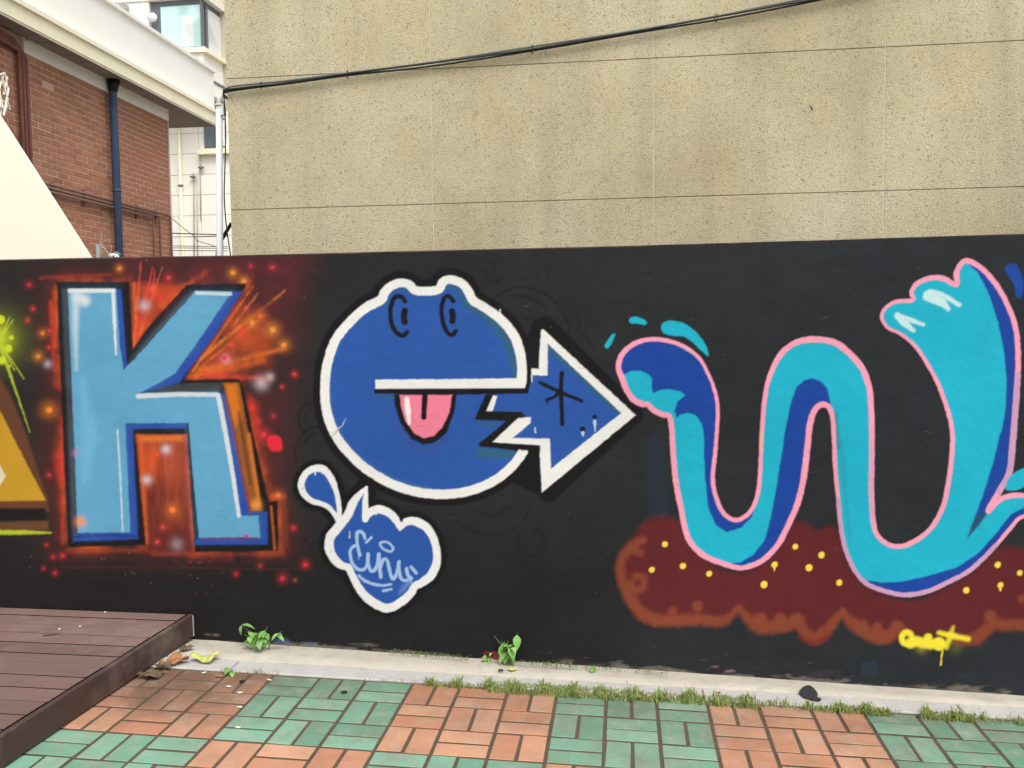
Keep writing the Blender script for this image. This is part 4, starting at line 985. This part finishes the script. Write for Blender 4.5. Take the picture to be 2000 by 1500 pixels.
# white lattice bracket hanging at the left edge
lat = empty('lattice_bracket', BW(bpx(6, 180)[0], .2, bpx(6, 180)[1])); tag(lat, 'white broken lattice bracket sticking out from the brick house', 'bracket')
for pts in [[(-14,150),(10,143)], [(10,143),(17,172)], [(17,172),(4,226)], [(4,226),(-14,222)], [(-6,150),(6,222)], [(8,146),(-6,190)], [(-6,186),(15,204)], [(15,204),(4,222)], [(2,150),(14,196)], [(16,150),(9,185)], [(-14,170),(12,160)], [(-14,205),(6,212)], [(14,196),(20,214)], [(1,145),(1,224)], [(-9,148),(-9,224)]]:
    m_ = MB(); m_.tube([BW(bpx(x, y, .2)[0], .2+rnd.uniform(-.02, .02), bpx(x, y, .2)[1]) for x, y in pts], .011, 5); keep(m_.obj('slat', 'frieze'), lat)
m_ = MB(); m_.tube([BW(bpx(-14, 185, .2)[0], .0, bpx(-14, 185, .2)[1]), BW(bpx(-12, 185, .2)[0], .2, bpx(-12, 185, .2)[1])], .014, 6); keep(m_.obj('arm', 'frieze'), lat)

# sloping cream stair wall in front of the brick house
YS = 1.9; poly = [on_wall(x, y, YS) for x, y in [(-150, 2), (0, 236), (170, 500), (212, 566)]]
poly = [np.array(p) for p in poly]
base = [np.array([poly[-1][0], YS, gz(-2)-.2]), np.array([poly[0][0], YS, gz(-4)-.2])]
m_ = MB(); m_.prism(poly+base, (0, .06, 0)); stair = m_.obj('stair_wall', 'cream')
tag(stair, 'sloping cream stair parapet rising to the left behind the black wall', 'stair wall')

# ================================================================== WHITE BUILDING BEHIND
YW = EYE[1]+16.5
def wp(x, y, Y=YW): return on_wall(x, y, Y)
xl = wp(300, 300)[0]-6; xr = wp(560, 300)[0]
m_ = MB(); m_.box((xl, YW+.02, -.2), (xr, YW+7, 13))
white_house = m_.obj('white_building', 'grout'); tag(white_house, 'overexposed white tiled building with corner bay window behind the brick house', 'building')
vx = [wp(x, 350)[0] for x in (300, 353, 390, 432, 474)]; hz = [wp(380, y)[2] for y in (540, 502, 462, 421, 381, 341, 300, 260, 220)]
win = (wp(400, 270)[0], wp(440, 270)[0], wp(420, 292)[2], wp(420, 232)[2])
for i in range(len(vx)-1):
    for k in range(len(hz)-1):
        x0, x1, z0, z1 = vx[i]+.004, vx[i+1]-.004, hz[k]+.004, hz[k+1]-.004
        m_ = MB(); m_.chamfer_box((x0, z0, 0), (x1, z1, .02), .003, lambda x, y, z: (x, YW+.019-z, y)); m_.obj('wall_panel', 'tile', white_house)
w_ = MB(); w_.box((win[0], YW-.03, win[2]), (win[1], YW-.002, win[3])); w_ = w_.obj('window', 'frame', white_house)
wx = win[0]+.06
for k in range(2):
    m_ = MB(); m_.box((wx+k*.19, YW-.045, win[2]+.05), (wx+.17+k*.19, YW-.031, win[3]-.04)); m_.obj('pane', 'glass_dark' if k == 0 else 'glass_pale', w_)
m_ = MB(); m_.box((win[0]-.10, YW-.13, win[2]-.10), (win[1]+.2, YW-.002, win[2]-.002)); m_.obj('sill', 'fascia_cream', w_)
m_ = MB(); m_.tube([(wp(353, 350)[0], YW-.06, 0), (wp(352, 230)[0], YW-.06, wp(352, 200)[2])], .03, 8); m_.obj('wall_pipe', 'fascia_cream', white_house, True)
for pts in [[(381,540),(380,345),(379,336)], [(388,540),(386,345)], [(394,430),(392,290)]]:
    m_ = MB(); m_.tube([(wp(x, y)[0], YW-.03, wp(x, y)[2]) for x, y in pts], .011, 6); m_.obj('gas_pipe', 'grout', white_house, True)
for x, y in [(397, 329), (381, 347), (357, 364)]:
    p = wp(x, y); m_ = MB(); m_.tube([(p[0]-.07, YW-.06, p[2]+.01), (p[0], YW-.08, p[2]), (p[0]+.04, YW-.05, p[2]+.01)], [.012, .03, .016], 8); m_.tube([(p[0], YW-.07, p[2]-.04), (p[0], YW-.07, p[2]+.05)], .01, 6); m_.obj('valve', 'frame', white_house, True)
# cantilevered upper storey with the corner bay window
YU = YW-.75
def up(x, y): return on_wall(x, y, YU)
xc = up(397, 100)[0]; zs = up(395, 92)[2]; zh = up(350, 10)[2]
zlow = up(395, 178)[2]
def UP(x, y, z): return (x, YU+y, z)
m_ = MB(); m_.box((xl, .0, zlow), (xc, 3.5, zs-.10), UP); m_.obj('upper_wall', 'white', white_house)
m_ = MB(); m_.box((xl, -.06, zs-.099), (xc+.08, 3.5, zs-.03), UP); m_.obj('bay_sill', 'fascia_cream', white_house)
m_ = MB(); m_.box((xl, -.03, zs-.029), (xc+.04, 3.5, zs), UP); m_.obj('bay_sill', 'white', white_house)
x_w = up(293, 60)[0]
m_ = MB(); m_.box((xl, -.02, zs+.001), (x_w, 3.4, zh+.10), UP); m_.obj('upper_wall', 'white', white_house)
m_ = MB(); m_.box((xl, -.05, zh+.101), (xc+.07, 3.5, zh+.22), UP); m_.obj('window_head', 'frieze', white_house)
m_ = MB(); m_.box((xl, .05, zh+.221), (xc-.05, 3.5, zh+4), UP); m_.obj('upper_wall', 'white', white_house)
bay = MB(); bay.box((x_w+.003, .05, zs+.001), (xc-.04, 3.3, zh+.099), UP); bay = bay.obj('bay_window', 'frame', white_house)
gx0, gx1 = up(313, 60)[0], up(390, 60)[0]
m_ = MB(); m_.box((gx0, .035, zs+.03), (gx1, .048, zh-.0), UP); m_.obj('pane', 'glass', bay)
m_ = MB(); m_.box((up(354, 60)[0], .028, zs+.04), (up(377, 60)[0], .0345, zh-.18), UP); m_.obj('blind', 'glass_pale', bay)
m_ = MB(); m_.box((xc-.039, .25, zs+.03), (xc-.025, 2.6, zh-.0), UP); m_.obj('pane', 'glass_pale', bay)
m_ = MB(); m_.box((xc-.039, .0, zs+.002), (xc-.012, .10, zh+.098), UP); m_.obj('corner_post', 'frame', bay)
m_ = MB(); m_.box((xc-.024, .16, zs+.01), (xc-.012, .24, zh+.05), UP); m_.obj('mullion', 'frame', bay)
m_ = MB(); m_.box((xc+.001, .15, up(406, 134)[2]-.16), (xc+.02, 3.0, up(406, 134)[2]-.12), UP); m_.obj('wall_slot', 'frame', white_house)
# small lamp and camera on the upper wall
p = up(303, 37); lamp = empty('wall_lamp', (p[0], YU-.02, p[2])); tag(lamp, 'round white wall lamp beside the teal bay window', 'lamp')
m_ = MB()
rings = [(.0, .05), (.03, .075), (.07, .08), (.10, .055), (.115, .0)]
m_.tube([(p[0], YU-.03-d0, p[2]) for d0, _ in rings], [max(r, .002) for _, r in rings], 14); keep(m_.obj('lamp_globe', 'pvc', None, True), lamp)
m_ = MB(); m_.tube([(p[0]-.12, YU-.022, p[2]+.02), (p[0]-.02, YU-.06, p[2])], .022, 8); keep(m_.obj('lamp_arm', 'frame'), lamp)
p = up(251, 20); camo = empty('security_camera', (p[0], YU-.02, p[2])); tag(camo, 'small grey security camera on the bright white upper wall', 'camera')
m_ = MB(); m_.box((p[0]-.05, YU-.20, p[2]-.04), (p[0]+.05, YU-.06, p[2]+.05)); keep(m_.obj('camera_body', 'metal'), camo)
m_ = MB(); m_.tube([(p[0], YU-.021, p[2]), (p[0], YU-.1, p[2]-.02)], .02, 8); m_.tube([(p[0]-.15, YU-.05, p[2]+.0), (p[0]-.08, YU-.07, p[2]+.03), (p[0], YU-.05, p[2]+.02)], .009, 6); keep(m_.obj('camera_bracket', 'metal'), camo)
# wires strung across the gap
for k, pts in enumerate([[(318,455),(380,457),(445,459)], [(318,463),(445,462)], [(318,480),(380,481),(445,482)], [(318,484),(445,485)], [(318,489),(445,490)], [(333,424),(355,443),(380,462),(384,470),(430,484)]]):
    m_ = MB(); Yk = YW-1.2-.1*k; m_.tube([on_wall(x, y, Yk) for x, y in pts], .007 if k else .010, 5)
    tag(m_.obj('overhead_wire', 'cable_grey' if k else 'cable'), ['thin dark wire strung in front of the white tiled wall, uppermost', 'thin grey wire strung across the white tiled wall just below the dark one', 'thin grey wire strung across the white tiled wall just above the black wall', 'thin grey wire strung across the white tiled wall just above the black wall', 'thin grey wire strung across the white tiled wall just above the black wall', 'thin grey wire sagging diagonally from the brick corner over white tiles'][k], 'wire', 'wires in front of the white building')
# bent metal post with loose wires poking above the wall
post = empty('metal_post', (on_wall(192, 500, .5)[0], .5, 0)); tag(post, 'grey angle post with loose white wires poking up behind the black wall', 'post')
q0 = on_wall(192, 477, .5); m_ = MB(); m_.box((q0[0]-.010, .49, 0), (q0[0]+.008, .496, q0[2])); m_.box((q0[0]+.0081, .49, 0), (q0[0]+.014, .51, q0[2])); keep(m_.obj('angle_bar', 'metal'), post)
for pts in [[(198,502),(198,470),(199,456),(201,453)], [(196,478),(205,486),(212,496)], [(197,490),(201,475),(208,469),(217,468)], [(200,482),(208,490),(214,503)], [(216,503),(217,488),(218,478)], [(218,500),(226,493),(236,497)], [(214,503),(222,494),(231,492)]]:
    m_ = MB(); m_.tube([on_wall(x, y+0, .5) for x, y in smooth_path(pts, False, 5)], .0019, 5); keep(m_.obj('loose_wire', 'metal', None, True), post)
m_ = MB(); c0 = on_wall(222, 500, .5)
for k in range(7):
    an = k*.9; m_.tube([c0+(.03*math.cos(an), .02*math.sin(an), -.01), c0+(.015*math.cos(an+.6), .02*math.sin(an+1), .008), c0+(.03*math.cos(an+2), .01, .0)], .007, 5)
keep(m_.obj('rag', 'pvc', None, True), post)
m_ = MB(); m_.tube([(q0[0]+.1, .5, .0), (q0[0]+.1, .5, on_wall(214, 503, .5)[2])], .006, 6); keep(m_.obj('wire_stake', 'metal'), post)

# ================================================================== WEEDS, GRASS, LITTER
def leaf_mesh(L, W_, curl, mat):
    """ovate leaf along +Y, folded along the midrib, drooping"""
    st = [(0, .04), (.14, .55), (.32, .98), (.52, 1.0), (.72, .72), (.88, .36), (1, .0)]
    vs = []; fs = []
    for t, w in st:
        y = L*t; z = -curl*L*t*t; e = W_/2*w
        vs += [(-e, y, z+.18*e), (0, y, z), (e, y, z+.18*e)]
    for i in range(len(st)-1):
        for k in (0, 1): fs.append((i*3+k, i*3+k+1, (i+1)*3+k+1, (i+1)*3+k))
    q = MB(); q.add(vs, fs); return q.mesh('leaf', mat, True)
LEAF = [leaf_mesh(.06, .038, .35, 'leaf'), leaf_mesh(.05, .034, .6, 'leaf'), leaf_mesh(.07, .042, .5, 'leaf'), leaf_mesh(.035, .022, .3, 'leaf')]
def weed(px, py, label, height, spread, n_leaf, seed, group=None, yb=-.02, big=True):
    r = random.Random(seed)
    b0 = np.array(on_ground(px, py, .008)); b0[1] = min(b0[1], yb)
    b0[2] = SLOPE*b0[0]-.006
    e = empty('weed', tuple(b0)); tag(e, label, 'weed', group)
    n_st = max(2, n_leaf//4); tips = []
    for s_ in range(n_st):
        an = r.uniform(0, 2*math.pi); sp = spread*r.uniform(.35, 1)
        tip = b0+np.array([math.cos(an)*sp, -abs(math.sin(an))*sp*.7, height*r.uniform(.55, 1)])
        mid = b0*.5+tip*.5+np.array([0, 0, height*.12])
        m_ = MB(); m_.tube([b0-(0, 0, .006), mid, tip], [.0026, .0021, .0012], 5); keep(m_.obj('stem', 'stem', None, True), e); tips.append((b0, mid, tip))
    for k in range(n_leaf):
        s0, s1, s2 = tips[k % n_st]; t = r.uniform(.35, 1)
        p = (1-t)*(1-t)*s0+2*t*(1-t)*s1+t*t*s2
        o = bpy.data.objects.new('leaf', LEAF[r.choice([0, 1, 2]) if big else 3]); COL.objects.link(o)
        o.matrix_world = Matrix.Translation(p) @ Matrix.Rotation(r.uniform(math.pi*.55, math.pi*1.45)+(0 if k % 3 else math.pi*.4*r.choice((-1, 1))), 4, 'Z') @ Matrix.Rotation(r.uniform(-1.25, .15), 4, 'X') @ Matrix.Scale(r.uniform(.65, 1.0), 4)
        keep(o, e)
weed(512, 1262, 'bushy green weed on the footing near the deck and letter K', .15, .13, 28, 3)
weed(992, 1290, 'tall leafy green weed on the footing below the arrow', .19, .11, 24, 8)
weed(953, 1288, 'small green sprout beside the tall leafy weed', .055, .03, 7, 5, None, -.02, False)
weed(1152, 1308, 'small bright green seedling at the wall foot left of maroon cloud', .05, .03, 8, 14, None, -.02, False)
weed(452, 1313, 'low bushy weed growing in the kerb joint near dry leaves', .04, .04, 22, 21, None, -.2, False)
def blades(name, spec, mat, label, cat_, seed, hmin, hmax, wid_=.0022):
    r = random.Random(seed); q = MB()
    for (x0, x1, off0, off1, n_) in spec:
        for _ in range(n_):
            t = r.random(); px = x0+(x1-x0)*t
            py = np.interp(px, [0, 420, 804, 1000, 1660, 2000], [1300, 1312, 1333, 1343, 1386, 1410])+r.uniform(off0, off1)
            p = np.array(on_ground(px, py, .004)); 
            clump = .55+.45*math.sin(px*.11+seed)+r.uniform(-.2, .2)
            h = r.uniform(hmin, hmax)*max(.35, clump); an = r.uniform(0, 2*math.pi); ln = r.uniform(.3, 1.3)*h
            d = np.array([math.cos(an), math.sin(an), 0]); s_ = np.array([-d[1], d[0], 0])*wid_*r.uniform(.6, 1.4)
            a_ = p-s_-(0, 0, .006); b_ = p+s_-(0, 0, .006); c_ = p+d*ln*.45+(0, 0, h*.8)
            q.add([a_, b_, c_+s_*.8, c_-s_*.8, p+d*ln+(0, 0, h*.75)], [(0,1,2,3),(3,2,4)])
    return tag(q.obj(name, mat), label, cat_, None, 'stuff')
blades('grass', [(830,905,-2,6,170),(905,960,-2,6,60),(950,1110,-8,12,750),(1080,1240,-8,12,720),(1240,1350,-6,10,380),(1330,1480,-8,10,620),(1480,1560,-4,6,90),(1560,1640,-2,8,130),(1640,1740,-6,8,420),(1800,1905,-6,8,380),(1905,1985,-3,5,60),(1985,2100,-6,8,300),(2100,2300,-6,8,300)], 'grass', 'green grass growing along the granite kerb', 'grass', 4, .014, .048, .0024)
blades('dry_grass', [(430,545,-6,6,160),(700,830,-3,3,50),(850,1000,-3,7,130),(1000,1460,-6,10,620),(1600,1760,-4,8,160),(1800,1990,-4,8,160)], 'straw', 'dry straw coloured grass tangled along the granite kerb', 'grass', 9, .008, .026, .0013)
r = random.Random(5); q = MB()
for (x0, x1, n_, hh) in [(760,915,130,.03),(990,1060,50,.03),(1060,1130,70,.035),(1130,1310,150,.016),(560,640,40,.02)]:
    for _ in range(n_):
        px = r.uniform(x0, x1); py = np.interp(px, [373, 650, 1000, 1350], [1252, 1262, 1294, 1316])+r.uniform(-1, 4)
        p = np.array(on_ground(px, py, .008)); p[1] = min(p[1], -.006); p[2] = SLOPE*p[0]+.006
        h = r.uniform(.3, 1)*hh; an = r.uniform(math.pi, 2*math.pi); d = np.array([math.cos(an), math.sin(an), 0]); s_ = np.array([-d[1], d[0], 0])*.0016
        c_ = p+d*h*.5+(0, 0, h*.8)
        q.add([p-s_, p+s_, c_+s_, c_-s_, p+d*h*1.2+(0, 0, h*.6)], [(0,1,2,3),(3,2,4)])
tag(q.obj('wall_foot_grass', 'grass'), 'sparse short grass sprouting where the wall meets the footing', 'grass', None, 'stuff')
def crumple(name, px, py, size, mat, label, cat_, seed, flat=.45, h0=.01, rz=0, asp=1.4):
    r_ = np.random.default_rng(seed); n_ = 15
    u = np.linspace(-1, 1, n_); X, Y = np.meshgrid(u, u)
    rad = np.hypot(X, Y*1.0); an = np.arctan2(Y, X)
    edge = .8+.16*np.sin(an*3+seed)+.08*np.sin(an*7+seed*2)
    k_ = np.minimum(1, edge/np.maximum(rad, 1e-3)); X2, Y2 = X*k_, Y*k_
    Z = np.zeros_like(X2)
    for _ in range(7):
        t = r_.uniform(0, math.pi); f = r_.uniform(1.5, 3.8); Z += r_.uniform(.10, .22)*np.abs(np.sin(f*(X2*math.cos(t)+Y2*math.sin(t))+r_.uniform(0, 6)))
    Z += .3*(X2**2)*r_.uniform(-.2, 1)
    Z = (Z-Z.min())*flat
    b0 = np.array(on_ground(px, py, h0)); cs, sn = math.cos(rz), math.sin(rz)
    lo = float(Z.min())*size
    vs = [(b0[0]+size*(asp*x*cs-y*sn), b0[1]+size*(asp*x*sn+y*cs), SLOPE*(b0[0]+size*(asp*x*cs-y*sn))+h0+size*z-lo) for x, y, z in zip(X2.ravel(), Y2.ravel(), Z.ravel())]
    fs = [(i*n_+k2, i*n_+k2+1, (i+1)*n_+k2+1, (i+1)*n_+k2) for i in range(n_-1) for k2 in range(n_-1)]
    q_ = MB(); q_.add(vs, fs); o = q_.obj(name, mat, None, True)
    md = o.modifiers.new('thickness', 'SOLIDIFY'); md.thickness = .0015; md.offset = 1
    return tag(o, label, cat_)
crumple('dry_leaf', 341, 1296, .058, 'dry', 'large crumpled orange brown dry leaf against the deck side board', 'leaf', 3, 1.1, .008, .5)
crumple('dry_leaf', 297, 1322, .050, 'dark_dry', 'dark folded dry leaf half under the deck on the pavers', 'leaf', 6, 1.1, .004, .6)
crumple('yellow_leaf', 402, 1291, .055, 'lime', 'crumpled pale yellow green leaf on the kerb', 'leaf', 11, 1.0, .008, .2)
crumple('dry_leaf', 362, 1268, .032, 'dark_dry', 'small dark withered leaf on the footing beside the deck corner', 'leaf', 9, .8, .012, .9)
crumple('dry_leaf', 318, 1303, .040, 'dark_dry', 'dark curled leaf beside the big orange brown leaf', 'leaf', 14, .9, .008, -.3)
crumple('dry_leaf', 427, 1322, .014, 'dry', 'tiny curled brown leaf on an orange paver near the low weed', 'leaf', 15, .8, .003, .3)
crumple('dry_leaf', 1131, 1354, .010, 'dry', 'tiny brown leaf lying in the grass below the small seedling', 'leaf', 16, .7, .016, .2)
crumple('dry_leaf', 1249, 1361, .012, 'dry', 'small tan leaf lying in the grass below maroon cloud left end', 'leaf', 17, .7, .016, .9)
crumple('dry_leaf', 1402, 1355, .012, 'dry', 'small brown leaf on the grass beside the kerb, left of black blot', 'leaf', 18, .8, .016, .4)
crumple('yellow_leaf', 1000, 1307, .020, 'lime', 'thin pale leaf beside black ring on the footing', 'leaf', 19, .3, .011, .2)
def ring(px, py, R_, h, label):
    c_ = np.array(on_ground(px, py, h)); q_ = MB()
    n1, n2 = 18, 8; vs = []; fs = []
    for i in range(n1):
        a_ = 2*math.pi*i/n1
        for k2 in range(n2):
            b_ = 2*math.pi*k2/n2; rr = R_+R_*.32*math.cos(b_); x = c_[0]+rr*math.cos(a_)
            vs.append((x, c_[1]+rr*math.sin(a_), SLOPE*x+h+R_*.3+R_*.3*math.sin(b_)))
            fs.append((i*n2+k2, ((i+1) % n1)*n2+k2, ((i+1) % n1)*n2+(k2+1) % n2, i*n2+(k2+1) % n2))
    q_.add(vs, fs); tag(q_.obj('rubber_ring', 'rubber', None, True), label, 'ring')
ring(473, 1332, .0105, .001, 'black rubber ring on an orange paver near dry leaves'); ring(672, 1353.5, .0115, .001, 'black rubber ring lying on a green paver'); ring(978, 1310.5, .0105, .011, 'black rubber ring on the pale footing below the tall weed')
def butt(px, py, an, label, L=.011, h=.003):
    c_ = np.array(on_ground(px, py, h)); d = np.array([math.cos(an), math.sin(an), 0])*L
    z = np.array([0, 0, .003]); q_ = MB(); pts = [c_-d+z, c_-d*.3+z*1.2, c_+d*.4+z, c_+d+z*1.1]
    for p in pts: p[2] = SLOPE*p[0]+h+.0035
    q_.tube(pts, [.0034, .0038, .0037, .003], 7); tag(q_.obj('litter_stub', 'butt', None, True), label, 'litter', 'white litter stubs')
for x, y, an in [(399, 1315, .8), (447, 1342, .2), (469, 1354, .3), (526, 1329, -.1), (468, 1382.5, .1), (465, 1422, .1)]:
    butt(x, y, an, 'small white litter stub lying on the pavers near the deck')
q = MB(); bl = smooth_path(T(SZ, [(745,430),(770,402),(805,396),(835,420),(850,445),(845,458),(870,470),(855,480),(815,474),(775,462),(752,445)]), True, 4)
top_ = [np.array(on_ground(x, y, .0145)) for x, y in bl]
q.prism(top_, (0, 0, -.002)); tag(q.obj('paint_blot', 'blot'), 'black spilled paint blot on the footing and kerb', 'paint blot')
q = MB(); tw = [(85,1241),(98,1240),(108,1239),(116,1237)]; q.tube([np.array(on_plane(x, y, (0, 0, DZ+.006), (0, 0, 1))) for x, y in tw], [.003,.003,.0025,.0015], 6)
tag(q.obj('twig', 'twig', None, True), 'short dark twig lying on the deck planks', 'twig')
for x, y in ((116, 1229), (205, 1196), (156, 1224)):
    c_ = on_plane(x, y, (0, 0, DZ+.004), (0, 0, 1)); q = MB(); q.tube([c_-(.006, 0, 0), c_+(0, 0, .002), c_+(.006, .003, 0)], [.0025, .004, .002], 6)
    tag(q.obj('paper_scrap', 'butt', None, True), 'tiny white paper scrap on the deck planks', 'litter', 'paper scraps on the deck')
